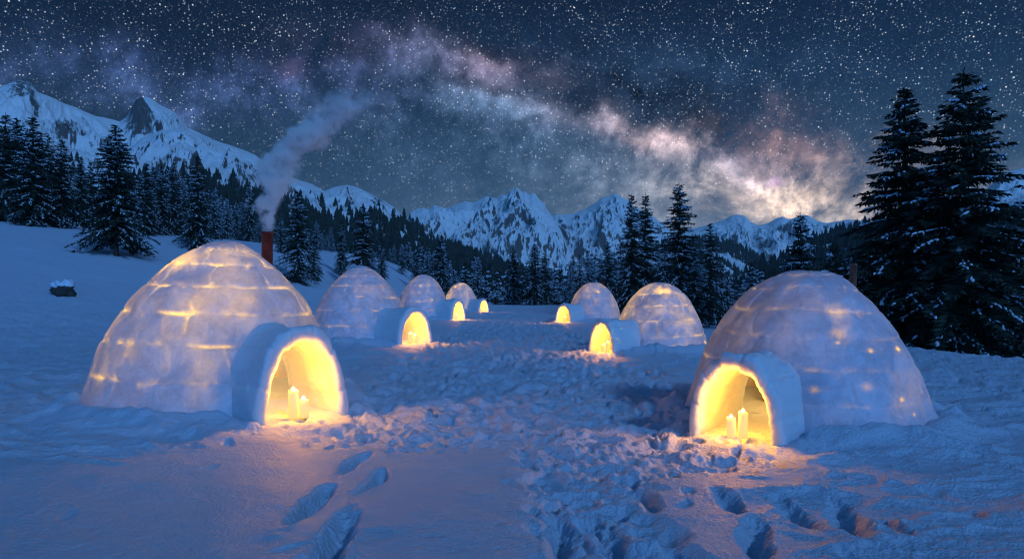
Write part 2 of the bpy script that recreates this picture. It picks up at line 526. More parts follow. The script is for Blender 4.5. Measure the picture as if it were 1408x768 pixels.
def ground_full(x, y):
    near = 1 - sstep(60, 110, np.hypot(x, y))
    z = base_height(x, y)
    r = np.hypot(x, y)
    z = z + (0.10 * fbm(x / 5.5, y / 5.5, 1, 3) + 0.045 * fbm(x / 1.6, y / 1.6, 5, 3)) * near
    m = trample_mask(x, y)
    # wind-packed drifts, stronger at the right and far left
    side = np.maximum(sstep(2.2, 4.2, np.abs(x)) * np.maximum(sstep(6.4, 7.1, y + 0.3 * perlin(x, y, 9)), x > 0), 0.8 * sstep(1.3, 2.4, x) * (1 - sstep(6.6, 7.4, y))) * (1 - sstep(24, 34, y))
    dr = ridged(x / 1.5 + 0.3 * perlin(x, y, 8), y / 0.75, 60, 4) - 0.4
    z = z + side * 0.13 * dr * near
    # trodden snow: lumps, clods, holes
    lump = fbm(x / 0.34, y / 0.34, 11, 3)
    cell = worley(x / 0.30 + 0.4 * lump, y / 0.38, 21)
    cell2 = worley(x / 0.13, y / 0.16, 23)
    lump2 = fbm(x / 0.13, y / 0.15, 14, 3)
    far_k = 1 + 0.8 * sstep(8, 20, y)
    wxx = x + 0.10 * perlin(x * 2.3, y * 2.3, 81); wyy = y + 0.10 * perlin(x * 2.3 + 9, y * 2.3, 82)
    rid = ridged(wxx / 0.62, wyy / 0.55, 83, 4, gain=0.5) - 0.45
    fine = fbm(x / 0.10, y / 0.11, 88, 3, gain=0.7)
    z = z + m * (-0.07 + far_k * 0.080 * lump + 0.085 * rid + 0.030 * lump2 + 0.013 * fine + 0.018 * (0.5 - cell) + 0.012 * (0.5 - cell2) + 0.09 * fbm(x / .9, y / .9, 31, 2))
    # sparse churn spilling over the rest of the near meadow
    churn = sstep(0.05, 0.45, fbm(x / 2.2, y / 1.5, 91, 2)) * (1 - m) * sstep(5.8, 7.6, y) * (1 - sstep(30, 50, y))
    z = z + 0.016 * fbm(x / 0.38, y / 0.30, 95, 3) * near + 0.005 * fbm(x / 0.07, y / 0.08, 97, 2) * (1 - sstep(9, 14, r))
    z = z + churn * (0.05 * rid + 0.035 * lump + 0.02 * lump2)
    # igloos: flat floor, banked snow round the walls
    for g in IGLOOS:
        cx, cy_ = g['c']; fx, fy = g['f']; Rr = g['R']
        d = np.hypot(x - cx, y - cy_)
        dd = seg_dist(x, y, cx, cy_, fx, fy)
        z0 = float(base_height(np.array(cx), np.array(cy_)))
        flat = np.maximum(1 - sstep(Rr - 0.12, Rr + 0.25, d), 1 - sstep(g['w'] * 0.75, g['w'] * 0.75 + 0.25, dd))
        bank = np.exp(-((d - Rr - 0.02) / 0.34) ** 2) * (0.24 + 0.22 * fbm(x / 0.7, y / 0.7, 51, 3))
        tb = np.exp(-((dd - g['w'] - 0.12) / 0.20) ** 2) * (0.12 + 0.10 * fbm(x / 0.4, y / 0.4, 52, 3)) * sstep(Rr * 0.8, Rr, d)
        ax = np.array([fx - cx, fy - cy_]); L = np.hypot(*ax); ax = ax / L
        along = (x - cx) * ax[0] + (y - cy_) * ax[1]
        tb = tb * (1 - sstep(L - 0.25, L + 0.25, along))
        bank = bank * (sstep(g['w'] * 0.85, g['w'] * 1.2, np.abs((x - cx) * -ax[1] + (y - cy_) * ax[0])) * (along > 0) + (along <= 0))
        z = z + np.maximum(bank, tb) * (d < 5)
        z = z * (1 - flat) + flat * (z0 + (z - z0) * 0.25)
    return z

def stamp_prints(x, y, z):
    rnd = random.Random(5)
    P = []
    # (photo pixels of the near and the far end, half width, depth)
    for (u0, v0, u1, v1, w, dep) in [(470, 641, 508, 614, .10, .12), (496, 669, 528, 637, .10, .14), (402, 716, 452, 664, .12, .17), (438, 782, 480, 706, .13, .19), (380, 800, 420, 770, .12, .15),
                                     (1046, 768, 1040, 712, .12, .14), (1188, 740, 1150, 690, .13, .13), (1118, 718, 1070, 682, .11, .11), (1010, 700, 985, 672, .11, .12), (1245, 735, 1210, 712, .10, .10),
                                     (772, 768, 762, 690, .11, .13), (860, 766, 832, 712, .11, .11), (900, 700, 872, 668, .10, .10), (1088, 640, 1060, 622, .10, .07), (715, 668, 690, 655, .08, .04)]:
        d0 = F * EYE / (v0 - V0); d1 = F * EYE / (v1 - V0)
        x0, x1 = (u0 - U0) / F * d0, (u1 - U0) / F * d1
        P.append(((x0 + x1) / 2, (d0 + d1) / 2, math.atan2(d1 - d0, x1 - x0), math.hypot(d1 - d0, x1 - x0) * 0.55, w * .82, dep * 1.0))
    # trodden lane and the ways to the doors
    k = 0
    while k < 900:
        yy = 4 + 40 * rnd.random() ** 1.3; xx = rnd.uniform(-4.0, 4.0)
        mk = float(trample_mask(np.array([xx]), np.array([yy]))[0])
        if rnd.random() > mk * 0.95 + 0.05: continue
        P.append((xx, yy, rnd.gauss(math.pi / 2, 0.35), rnd.uniform(.12, .19), rnd.uniform(.05, .08), rnd.uniform(.05, .11) * (0.5 + 0.5 * mk) * (0.7 if yy < 7 else 1)))
        k += 1
    for i in range(70):                                     # scattered prints right of the lane and far right
        yy = rnd.uniform(8.5, 18); xx = rnd.uniform(1.8, 3.3) if rnd.random() < .5 else rnd.uniform(6.5, 11)
        P.append((xx, yy, rnd.gauss(1.3, .6), .15, .065, rnd.uniform(.04, .09)))
    shape = z.shape
    X = x.ravel(); Y = y.ravel(); Z = z.ravel().copy()
    order = np.argsort(Y, kind='stable'); Ys = Y[order]
    for (px, py, a, L, w, dep) in P:
        reach = L * 2.6 + .1
        lo, hi = np.searchsorted(Ys, [py - reach, py + reach])
        idx = order[lo:hi]
        idx = idx[np.abs(X[idx] - px) < reach]
        if not len(idx): continue
        dx = X[idx] - px; dy = Y[idx] - py
        bend = 0.35 * w * math.sin(px * 40 + py * 23) * np.cos((dx * math.cos(a) + dy * math.sin(a)) / L * 2)
        s = (dx * math.cos(a) + dy * math.sin(a)) / L; t = (-dx * math.sin(a) + dy * math.cos(a) + bend) / w
        jag = 0.22 * perlin(X[idx] * 5, Y[idx] * 5, 71) + 0.10 * perlin(X[idx] * 23, Y[idx] * 23, 72)
        q = np.sqrt(s * s + t * t) + jag
        hole = np.exp(-(q / 0.78) ** 2 * 1.1) * 1.15 if L > 0.24 else 1 - sstep(0.25, 1.15, q)
        rim = np.exp(-((q - 1.3) / 0.30) ** 2)
        Z[idx] += -dep * hole + dep * 0.07 * rim
    return Z.reshape(shape)

def build_ground():
    rs = [0.3, 1.0, 2.0, 2.8, 3.3]
    r = 3.6
    while r < 60: rs.append(r); r += min(max(r * r / 1093 * 0.55, 0.012), 0.30)
    while r < 4250: rs.append(r); r *= 1.03
    tf = np.arctan(np.linspace(-1.02, 1.02, 1180))
    tb = np.linspace(tf[-1], 2 * np.pi + tf[0], 70)[1:-1]
    th = np.concatenate([tf, tb])
    Rr, Th = np.meshgrid(np.array(rs), th, indexing='ij')
    X = Rr * np.sin(Th); Y = Rr * np.cos(Th)
    Z = ground_full(X, Y)
    Z = stamp_prints(X, Y, Z)
    nr, nc = X.shape
    V = np.stack([X, Y, Z], -1).reshape(-1, 3)
    V = np.concatenate([V, [[0, 0, float(Z[0].mean())]]])
    fa = grid_faces(nr, nc, wrap=True)[:, ::-1]
    c = np.arange(nc); tri = np.stack([np.full(nc, nr * nc), (c + 1) % nc, c], -1)
    o = mesh_np('snow_ground', V, [fa, tri], M_SNOW)
    tag(o, 'blue-lit trodden snow meadow with footprints between the two rows of igloos', 'snow', kind='structure')
    return o
build_ground()

def gz(x, y):
    return float(base_height(np.array(float(x)), np.array(float(y))))

# ------------------------------------------------------------------ mountains (height fields with their own distance and depth)
MTN = {}
def mountain(name, label, ridge, yr, yb, zb, cols=500, rows=200, amp=0.16, rough=1.0, mat=None, rock=0.5, seed=0, power=1.0,
             spur=1.0, rockfn=None, sil=1.0, back=0.6):
    """ridge: [(u, v)] skyline in photo pixels; yr: distance of the crest along u; yb: distance of the foot; zb: height of the foot"""
    us = np.array([p[0] for p in ridge], float); vs = np.array([p[1] for p in ridge], float)
    u = np.linspace(us[0], us[-1], cols)
    yrs = np.interp(u, [a for a, _ in yr], [b for _, b in yr])
    ybs = np.interp(u, [a for a, _ in yb], [b for _, b in yb])
    v = np.interp(u, us, vs)
    ker = np.array([1, 2, 1.]) / 4; v[1:-1] = (v[:-2] * ker[0] + v[1:-1] * ker[1] + v[2:] * ker[2])
    t = np.concatenate([np.linspace(0, 1, rows), 1 + back * np.linspace(0, 1, rows // 4)[1:] ** 1.2])
    Tt, Uu = np.meshgrid(t, u, indexing='ij')
    Yr = yrs[None, :]; Yb = ybs[None, :]
    Y = Yb + (Yr - Yb) * Tt
    X = (Uu - U0) / F * Y
    zr = EYE + (V0 - v[None, :]) / F * Yr
    up = np.clip(Tt, 0, 1) ** power
    H = zr - zb
    z = zb + H * np.where(Tt <= 1, up, 1 - 1.1 * (Tt - 1))
    S = float(np.mean(yrs)) * 0.085
    wx = X + 0.35 * S * fbm(X / S, Y / S, seed + 3, 3); wy = Y + 0.35 * S * fbm(X / S + 7, Y / S, seed + 6, 3)
    rn = ridged(wx / S, wy / (S * 2.2 * spur), seed, 6) - 0.45
    rn2 = ridged(wx / (S * 0.28), wy / (S * 0.4), seed + 9, 5) - 0.45
    Ha = np.maximum(np.abs(H), 0.02 * Yr)
    env = 0.35 + 0.65 * (1 - np.abs(2 * np.clip(Tt, 0, 1) - 1) ** 2)
    crest = 1 - 0.86 * np.exp(-((Tt - 1) / 0.12) ** 2) * sil
    z = z + Ha * amp * rough * (rn * 1.2 + rn2 * 0.32) * env * crest
    MTN[name] = (u, t, X, Y, z)
    gyx = np.gradient(z, axis=1) / np.maximum(1e-3, np.gradient(X, axis=1))
    gyy = np.gradient(z, axis=0) / np.gradient(Y, axis=0)
    slope = np.sqrt(gyx ** 2 + gyy ** 2)
    sl = slope / (np.percentile(slope, 88) + 1e-6)
    rk = np.clip(sl - 1.15 + rock, -0.5, 1.2)
    if rockfn is not None: rk = rockfn(Uu, Tt, rk, X, Y, z)
    V = np.stack([X, Y, z], -1).reshape(-1, 3)
    o = mesh_np(name, V, grid_faces(*X.shape), mat or M_MTN, attrs={'rock': rk})
    tag(o, label, 'mountain', kind='structure')
    return o

def proj_v(X, Y, z): return V0 - F * (z - EYE) / Y

# back left massif with the rock tower
def rock_left(U, T_, rk, X, Y, z):
    v = proj_v(X, Y, z)
    tower = np.exp(-((U - 193) / 26) ** 2) * sstep(195, 178, v)
    cap = np.exp(-((U - 30) / 30) ** 2) * sstep(142, 130, v)
    strip = np.exp(-((U - 88) / 26) ** 2) * np.exp(-((v - 178) / 18) ** 2)
    return np.maximum(rk - 0.15, np.maximum(0.85 * tower * (U < 197 + (v - 135) * .7), np.maximum(0.65 * cap, 0.75 * strip)))
mountain('mountain_left_back', 'snowy massif with a dark rock tower behind the forest at far left',
         [(-420, 70), (-200, 90), (-90, 118), (0, 119), (18, 112), (30, 109), (42, 113), (52, 125), (68, 131), (82, 138), (104, 147), (128, 158), (150, 163), (165, 166),
          (174, 160), (182, 146), (187, 136), (194, 134), (203, 134), (212, 139), (224, 146), (240, 154), (250, 165), (258, 176), (290, 190), (340, 230), (420, 300)],
         [(-420, 760), (420, 1150)], [(-420, 330), (420, 560)], -10, cols=620, rows=260, amp=0.19, rock=0.50, seed=3, rockfn=rock_left, power=0.95)

# front left shoulder running down to the right
def rock_shoulder(U, T_, rk, X, Y, z):
    v = proj_v(X, Y, z)
    a = np.exp(-((U - 345) / 26) ** 2) * np.exp(-((v - 240) / 14) ** 2)
    b = np.exp(-((U - 575) / 30) ** 2) * np.exp(-((v - 300) / 16) ** 2) + np.exp(-((U - 520) / 18) ** 2) * np.exp(-((v - 275) / 9) ** 2)
    return np.maximum(rk - 0.12, 0.6 * np.clip(a + b, 0, 1))
mountain('mountain_left_shoulder', 'smooth snow shoulder sloping down right behind the chimney smoke',
         [(60, 330), (120, 262), (165, 215), (195, 190), (222, 178), (250, 176), (275, 187), (300, 194), (330, 204), (352, 213), (375, 232), (400, 243), (428, 252), (446, 262),
          (462, 256), (478, 254), (492, 257), (505, 264), (522, 272), (540, 283), (556, 297), (575, 312), (600, 332), (640, 346), (690, 366), (750, 384), (820, 400), (880, 408)],
         [(60, 640), (600, 900), (880, 800)], [(60, 170), (880, 240)], -30, cols=760, rows=260, amp=0.15, rock=0.42, seed=23, rockfn=rock_shoulder, power=0.9)

mountain('mountain_centre', 'jagged snowy peak in the middle of the horizon',
         [(440, 360), (520, 325), (548, 305), (560, 296), (566, 289), (574, 286), (582, 284), (590, 287), (597, 281), (604, 283), (614, 287), (626, 281), (640, 276), (650, 279), (660, 274), (668, 270), (676, 271),
          (684, 273), (690, 268), (697, 268), (701, 262), (707, 259), (712, 257), (717, 263), (722, 262), (727, 267), (732, 264), (736, 266), (741, 273), (748, 279), (752, 287), (760, 298), (772, 318), (780, 338), (800, 360), (840, 390)],
         [(440, 2000), (840, 2000)], [(440, 1150), (840, 1150)], -60, cols=620, rows=320, amp=0.26, rock=0.30, seed=41, mat=M_MTN_FAR, power=0.9)
mountain('mountain_centre_right', 'broad snowy summit right of the jagged central peak',
         [(660, 350), (720, 310), (764, 294), (775, 294), (790, 292), (806, 286), (818, 278), (828, 271), (838, 269), (846, 266), (853, 270), (862, 275), (870, 283), (890, 292), (930, 320), (990, 350)],
         [(660, 2600), (990, 2600)], [(660, 1500), (990, 1500)], -60, cols=420, rows=260, amp=0.22, rock=0.36, seed=52, mat=M_MTN_FAR, power=0.85)
mountain('mountain_right_far', 'low row of distant snowy peaks under the bright milky way',
         [(860, 350), (920, 318), (960, 312), (985, 306), (998, 301), (1006, 296), (1014, 295), (1024, 297), (1032, 305), (1044, 309), (1056, 306), (1068, 299), (1076, 297), (1084, 301), (1092, 299), (1102, 295), (1112, 297),
          (1122, 303), (1136, 306), (1150, 304), (1166, 301), (1180, 302), (1240, 312), (1330, 330)],
         [(860, 3300), (1330, 3100)], [(860, 1700), (1330, 1700)], -60, cols=520, rows=240, amp=0.26, rock=0.26, seed=64, mat=M_MTN_FAR, power=0.85)
mountain('mountain_right_edge', 'snowy ridge rising at the right edge behind the tall spruces',
         [(1240, 340), (1310, 300), (1350, 266), (1376, 240), (1390, 234), (1408, 230), (1440, 226), (1500, 205), (1600, 190), (1800, 170)],
         [(1240, 1500), (1800, 1500)], [(1240, 800), (1800, 800)], -40, cols=320, rows=200, amp=0.15, rock=0.2, seed=75, power=0.85)
mountain('hill_right_back', 'dark wooded hillside left of the right peaks',
         [(840, 372), (900, 338), (960, 324), (985, 327), (1010, 338), (1040, 351), (1080, 372), (1130, 392)],
         [(840, 1300), (1130, 1300)], [(840, 700), (1130, 700)], -50, cols=240, rows=120, amp=0.16, rock=0.2, seed=83)
mountain('hill_right_front', 'wooded hillside behind the big igloo on the right',
         [(900, 425), (960, 404), (1000, 386), (1040, 368), (1080, 352), (1110, 338), (1140, 326), (1165, 316), (1190, 308), (1230, 300), (1300, 298), (1380, 300), (1500, 290), (1700, 270)],
         [(900, 620), (1700, 620)], [(900, 210), (1700, 210)], -45, cols=420, rows=180, amp=0.14, rock=0.1, seed=91)

# ------------------------------------------------------------------ spruces
def kite_cards(P0, Dv, Nv, Ln, Wd):
    """arrays: start, direction, side, length, width -> 4 verts each"""
    a = P0; b = P0 + Dv * (Ln * 0.4)[:, None] + Nv * (Wd * 0.5)[:, None]
    c = P0 + Dv * Ln[:, None]; d = P0 + Dv * (Ln * 0.4)[:, None] - Nv * (Wd * 0.5)[:, None]
    V = np.stack([a, b, c, d], 1).reshape(-1, 3)
    Fc = np.arange(len(V)).reshape(-1, 4)
    return V, Fc

def norm(v): return v / np.maximum(1e-6, np.linalg.norm(v, axis=-1, keepdims=True))

def blobs(C, ax, L, Wd, Ht, rng):
    """flattened snow pads: C centre, ax long axis (unit, horizontal-ish)"""
    n = len(C); side = norm(np.cross(ax, np.array([0, 0, 1.0])))
    upv = norm(np.cross(side, ax))
    VV = []; FF = []
    na = 7
    ang = np.linspace(0, 2 * np.pi, na, endpoint=False)
    rings = [(1.0, -0.35), (0.92, 0.25), (0.5, 0.85)]
    per = na * 3 + 1
    out = np.zeros((n, per, 3))
    for ri, (rr, hh) in enumerate(rings):
        for j, a in enumerate(ang):
            jr = rr * (0.75 + 0.5 * rng.rand(n))
            out[:, ri * na + j] = C + ax * (np.cos(a) * jr * L)[:, None] + side * (np.sin(a) * jr * Wd)[:, None] + upv * (hh * Ht)[:, None]
    out[:, -1] = C + upv * (Ht * 1.0)[:, None]
    f4 = []
    for ri in range(2):
        for j in range(na):
            f4.append((ri * na + j, ri * na + (j + 1) % na, (ri + 1) * na + (j + 1) % na, (ri + 1) * na + j))
    f3 = [(2 * na + j, 2 * na + (j + 1) % na, per - 1) for j in range(na)]
    offs = (np.arange(n) * per)[:, None, None]
    return out.reshape(-1, 3), (np.array(f4)[None] + offs).reshape(-1, 4), (np.array(f3)[None] + offs).reshape(-1, 3)

def spruce_meshes(seed, H=10.0, Rm=2.5, dens=1.0, snow=0.35, clear=0.06, wh=0.24, gappy=0.15, taper=0.88, snow_bias=0.0):
    rng = np.random.RandomState(seed)
    P0s = []; Ds = []; Ns = []; Ls = []; Ws = []
    sC = []; sA = []; sL = []; sW = []; sH = []
    z = clear * H
    spine_lean = rng.uniform(-0.012, 0.012, 2)
    bV = []; bF = []; nb = 0
    while z < H * 0.985:
        f = z / H
        nbr = int(rng.randint(5, 9) if f < 0.85 else rng.randint(3, 6))
        a0 = rng.rand() * 6.28
        for k in range(nbr):
            if rng.rand() < gappy: continue
            a = a0 + k * 6.283 / nbr + rng.uniform(-.3, .3)
            L = Rm * ((1 - f) ** taper + 0.02) * rng.uniform(0.62, 1.15)
            if f < 0.12: L *= rng.uniform(0.5, 1.0)
            out = np.array([math.cos(a), math.sin(a), 0.0]); side = np.array([-math.sin(a), math.cos(a), 0.0])
            zz = z + rng.uniform(-.5, .5) * wh
            lift = 0.32 * f - 0.10 + rng.uniform(-.08, .08); droop = 0.42 * (1 - f) + 0.05 + rng.uniform(-.08, .08)
            def pt(s): return np.array([spine_lean[0] * zz, spine_lean[1] * zz, zz]) + out * (L * s) + np.array([0, 0, L * (lift * s - droop * s * s + 0.18 * droop * s ** 4)])
            # limb
            s0, s1, s2 = pt(0), pt(.5), pt(.92)
            wv = 0.018 + 0.012 * L
            bV += [s0 + [0, 0, wv], s0 - [0, 0, wv], s1 + [0, 0, wv * .6], s1 - [0, 0, wv * .6], s2, s0 + side * wv, s0 - side * wv, s1 + side * wv * .6, s1 - side * wv * .6]
            bF += [(nb, nb + 1, nb + 3, nb + 2), (nb + 2, nb + 3, nb + 4, nb + 4), (nb + 5, nb + 6, nb + 8, nb + 7), (nb + 7, nb + 8, nb + 4, nb + 4)]
            nb += 9
            n = max(4, int(L / 0.105 * dens))
            ss = np.linspace(0.12, 1.0, n) + rng.uniform(-.02, .02, n)
            for s in ss:
                p = pt(s)
                tl = (0.16 + 0.34 * L * (1 - s) ** 0.7 * 0.62 + 0.05) * rng.uniform(.7, 1.25)
                tl = min(tl, 0.62)
                for sg in (-1, 1):
                    dv = out * rng.uniform(.45, .9) + side * sg * rng.uniform(.5, 1.0) + np.array([0, 0, rng.uniform(-.55, .02)])
                    P0s.append(p); Ds.append(dv); Ns.append(out * rng.uniform(-1, 1) + side * rng.uniform(-1, 1) + np.array([0, 0, rng.uniform(-.7, .7)])); Ls.append(tl); Ws.append(rng.uniform(.07, .13))
                if rng.rand() < 0.75:     # hanging twigs
                    dv = out * rng.uniform(-.2, .6) + side * rng.uniform(-.5, .5) + np.array([0, 0, -rng.uniform(.5, 1.1)])
                    P0s.append(p); Ds.append(dv); Ns.append(side + out * rng.uniform(-.6, .6)); Ls.append(tl * .7); Ws.append(rng.uniform(.07, .12))
            P0s.append(pt(.93)); Ds.append(out + np.array([0, 0, -.25])); Ns.append(side); Ls.append(.22); Ws.append(.09)
            ps = snow * (1.0 - snow_bias * f)
            if L > 0.35 and rng.rand() < min(1, ps * 1.05):
                for s in np.arange(0.25, 1.0, 0.06):
                    if rng.rand() < 0.72:
                        p = pt(s) + side * rng.uniform(-.22, .22) * L * (1.1 - s) * .6 + np.array([0, 0, .02])
                        axv = norm(out * 1.0 + side * rng.uniform(-.7, .7) + np.array([0, 0, lift - 2 * droop * s]))
                        sC.append(p); sA.append(axv); sL.append(rng.uniform(.04, .10) * min(1.2, .5 + L * .4)); sW.append(rng.uniform(.025, .065)); sH.append(rng.uniform(.02, .045))
                        if rng.rand() < .6:       # snow hanging on the drooping twigs
                            sg = rng.choice([-1, 1])
                            sC.append(p + side * sg * rng.uniform(.05, .16) - np.array([0, 0, rng.uniform(.02, .10)])); sA.append(norm(out * rng.uniform(.2, 1) + side * sg * rng.uniform(.3, 1) + np.array([0, 0, -rng.uniform(.3, 1.2)])))
                            sL.append(rng.uniform(.04, .09)); sW.append(rng.uniform(.02, .045)); sH.append(rng.uniform(.03, .055))
        z += wh * rng.uniform(.7, 1.3) * (0.75 + 0.5 * (1 - f))
    # leader
    for k in range(10):
        zz = H * (0.955 + 0.045 * k / 10)
        a = rng.rand() * 6.28
        P0s.append(np.array([spine_lean[0] * zz, spine_lean[1] * zz, zz])); Ds.append(np.array([math.cos(a) * .7, math.sin(a) * .7, .8])); Ns.append(np.array([-math.sin(a), math.cos(a), 0])); Ls.append(.14); Ws.append(.05)
    P0s = np.array(P0s); Ds = norm(np.array(Ds)); Ns = np.array(Ns)
    Ns = norm(Ns - Ds * np.sum(Ns * Ds, 1, keepdims=True))
    V, Fc = kite_cards(P0s, Ds, Ns, np.array(Ls), np.array(Ws))
    # trunk
    na = 8; ts = np.linspace(0, 1, 9)
    tv = []
    for t in ts:
        rr = 0.015 * H * (1 - t) ** 0.9 + 0.012 + (0.006 * H if t == 0 else 0)
        for j in range(na):
            a = j * 6.283 / na
            tv.append((spine_lean[0] * t * H + rr * math.cos(a), spine_lean[1] * t * H + rr * math.sin(a), t * H * 0.995 - (0.4 if t == 0 else 0)))
    tf = grid_faces(9, na, wrap=True)
    tv = np.array(tv)
    bV = np.array(bV); bFa = np.array(bF) + len(tv)
    q = bFa[0::4], bFa[2::4]; tr_ = bFa[1::4][:, :3], bFa[3::4][:, :3]
    trunk = (np.concatenate([tv, bV]), [np.concatenate([tf, *q]), np.concatenate(tr_)])
    sn = None
    if sC:
        sn = blobs(np.array(sC), np.array(sA), np.array(sL), np.array(sW), np.array(sH), rng)
    return (V, Fc), trunk, sn

def make_spruce(seed, **kw):
    (V, Fc), tr_, sn = spruce_meshes(seed, **kw)
    root = empty('spruce_tree', (0, 0, -500))
    mesh_np('trunk', tr_[0], tr_[1], M_BARK, root)
    mesh_np('crown', V, [Fc], M_NEEDLE, root, smooth=False)
    if sn is not None: mesh_np('snow_clumps', sn[0], [sn[1], sn[2]], M_CLEAN, root)
    return root

def copy_tree(o):
    c = o.copy(); COL.objects.link(c)
    for ch in list(o.children):
        d = ch.copy(); COL.objects.link(d); d.parent = c
    return c

_used = {}
def put_tree(proto, u, top, Dd, wid=1.0, rz=None, label=None, group=None, H=10.0, zoff=0.0, base_px=None):
    x = (u - U0) / F * Dd; z = (gz(x, Dd) if base_px is None else EYE + (V0 - base_px) / F * Dd) + zoff
    zt = EYE + (V0 - top) / F * Dd
    s = (zt - z) / H
    if proto.name in _used: o = copy_tree(proto)
    else: o = proto; _used[proto.name] = 1
    o.location = (x, Dd, z - 0.05)
    o.scale = (s * wid, s * wid, s)
    o.rotation_euler = (0, 0, rz if rz is not None else random.Random(u * 7 + top).uniform(0, 6.28))
    tag(o, label, 'tree', group)
    return o

BIG_A = make_spruce(101, Rm=3.5, dens=1.35, snow=0.62, wh=0.19, clear=0.08, gappy=0.2, snow_bias=0.7, taper=0.78)
BIG_B = make_spruce(102, Rm=3.4, dens=1.35, snow=0.66, wh=0.18, clear=0.06, gappy=0.2, snow_bias=0.7, taper=0.82)
LEFT_A = make_spruce(103, Rm=3.3, dens=1.1, snow=0.62, wh=0.21, clear=0.10, gappy=0.08, snow_bias=0.2, taper=0.72)
MID = [make_spruce(110 + i, Rm=3.0, dens=0.9, snow=0.62, wh=0.26, clear=0.04, gappy=0.10, snow_bias=0.5, taper=0.70) for i in range(3)]
LOW = [make_spruce(120 + i, Rm=2.6, dens=0.5, snow=0.75, wh=0.36, clear=0.02, gappy=0.05, snow_bias=0.3, taper=0.70) for i in range(3)]

put_tree(BIG_A, 1325, 92, 24.0, 1.0, label='tallest spruce at the right, dark against the starry sky', group='two tall spruces at the right')
put_tree(BIG_B, 1243, 118, 25.5, 1.0, label='slightly shorter tall spruce, left neighbour of the tallest one', group='two tall spruces at the right')
put_tree(LEFT_A, 160, 170, 45.0, 0.98, label='large freestanding spruce on the left slope above the biggest igloo', group='spruces on the left slope')

def named(lst, group):
    for i, (u, top, Dd, wid, label) in enumerate(lst):
        proto = MID[i % 3]
        put_tree(proto, u, top, Dd, wid, label=label, group=group)

named([
    (45, 157, 56, 1.0, 'wide spruce, tallest of the dark clump at the left edge'),
    (85, 190, 58, 0.95, 'snow-flecked spruce at the right end of the left-edge clump'),
    (112, 214, 66, 0.75, 'short spruce just left of the large freestanding spruce'),
    (8, 154, 62, 0.9, 'spruce cut by the left picture edge'),
    (24, 160, 66, 0.8, 'narrow spruce between the edge spruce and the widest left one'),
    (66, 186, 66, 0.8, 'narrow spruce behind the middle of the left-edge clump'),
    (201, 222, 62, 0.85, 'spruce right beside the large freestanding spruce'),
    (222, 226, 66, 0.75, 'slim spruce two trees right of the large freestanding spruce'),
    (238, 222, 70, 0.75, 'slim spruce left of the dark spruce above the red chimney igloo'),
    (271, 211, 56, 0.85, 'dark spruce standing right behind the crown of the biggest igloo'),
], 'spruces on the left slope')
named([
    (343, 247, 88, 0.55, 'very slim spruce left of the smoke'),
    (410, 261, 52, 0.88, 'tall spruce just right of the red chimney and its smoke'),
    (432, 318, 56, 0.8, 'short spruce between the smoke and the second left igloo'),
    (470, 303, 66, 0.6, 'slim spruce behind the left of the second left igloo'),
    (500, 282, 58, 0.95, 'broad snowy spruce directly behind the second left igloo'),
    (386, 300, 70, 0.75, 'spruce half hidden behind the red chimney'),
    (525, 330, 76, 0.8, 'spruce right of the broad one behind the second left igloo'),
    (606, 322, 78, 0.85, 'spruce rising above the third and fourth left igloos'),
    (573, 345, 84, 0.8, 'small spruce behind the third left igloo'),
], 'spruces behind the left igloo row')
named([
    (706, 338, 96, 0.8, 'left spruce of the snowy trio at the end of the path'),
    (735, 334, 92, 1.0, 'middle and broadest spruce of the snowy trio at the end of the path'),
    (750, 343, 95, 0.85, 'right spruce of the snowy trio at the end of the path'),
    (788, 348, 95, 0.8, 'small spruce left of the farthest right igloo'),
    (836, 330, 66, 0.75, 'slim spruce directly behind the farthest right igloo'),
    (868, 266, 50, 0.72, 'left tip of the tall double spruce behind the right igloos'),
    (887, 264, 52, 0.72, 'right tip of the tall double spruce behind the right igloos'),
    (935, 250, 42, 0.92, 'tallest broad spruce behind the middle right igloo'),
    (977, 305, 40, 0.75, 'shorter spruce right of the tallest one behind the middle right igloo'),
    (956, 345, 33, 1.05, 'low snowy spruce filling the gap beside the middle right igloo'),
    (1102, 292, 62, 0.75, 'lone small spruce seen above the big right igloo'),
    (1146, 335, 58, 1.0, 'low spruce between the lone small one and the tall pair'),
], 'spruces behind the right igloo row')

random.seed(12)
# denser ranks behind: they stay individuals
def rank(n, u0, u1, topf, D0, D1, group, where, protos=LOW, w=(0.7, 1.0)):
    for i in range(n):
        u = u0 + (u1 - u0) * (i + random.uniform(.1, .9)) / n
        Dd = random.uniform(D0, D1)
        put_tree(protos[i % 3], u, topf(u) + random.uniform(-14, 12), Dd, random.uniform(*w), label=where, group=group)
I = lambda xs, ys: (lambda u: float(np.interp(u, xs, ys)))
rank(14, -110, 130, I([-110, 0, 130], [150, 170, 235]), 64, 84, 'dark spruces packed behind the left-edge clump', 'dark spruce packed among others behind the left-edge clump', MID)
rank(12, 180, 300, I([180, 240, 300], [240, 236, 262]), 72, 96, 'spruces packed behind the biggest igloo', 'dark spruce in the packed wood above the biggest igloo')
rank(22, 290, 460, I([290, 350, 460], [268, 290, 320]), 80, 130, 'spruces packed behind the red chimney', 'small dark spruce in the packed wood behind the red chimney')
rank(22, 440, 620, I([440, 540, 620], [318, 338, 352]), 85, 150, 'spruces packed behind the left igloo row', 'small dark spruce in the packed wood behind the left igloo row')
rank(26, 600, 840, I([600, 700, 780, 840], [352, 368, 370, 350]), 100, 150, 'spruces in the dark wood at the end of the path', 'small dark spruce in the wood at the end of the path')
rank(10, 780, 880, I([780, 830, 880], [362, 345, 320]), 60, 90, 'spruces packed behind the farthest right igloo', 'dark spruce packed behind the farthest right igloo')
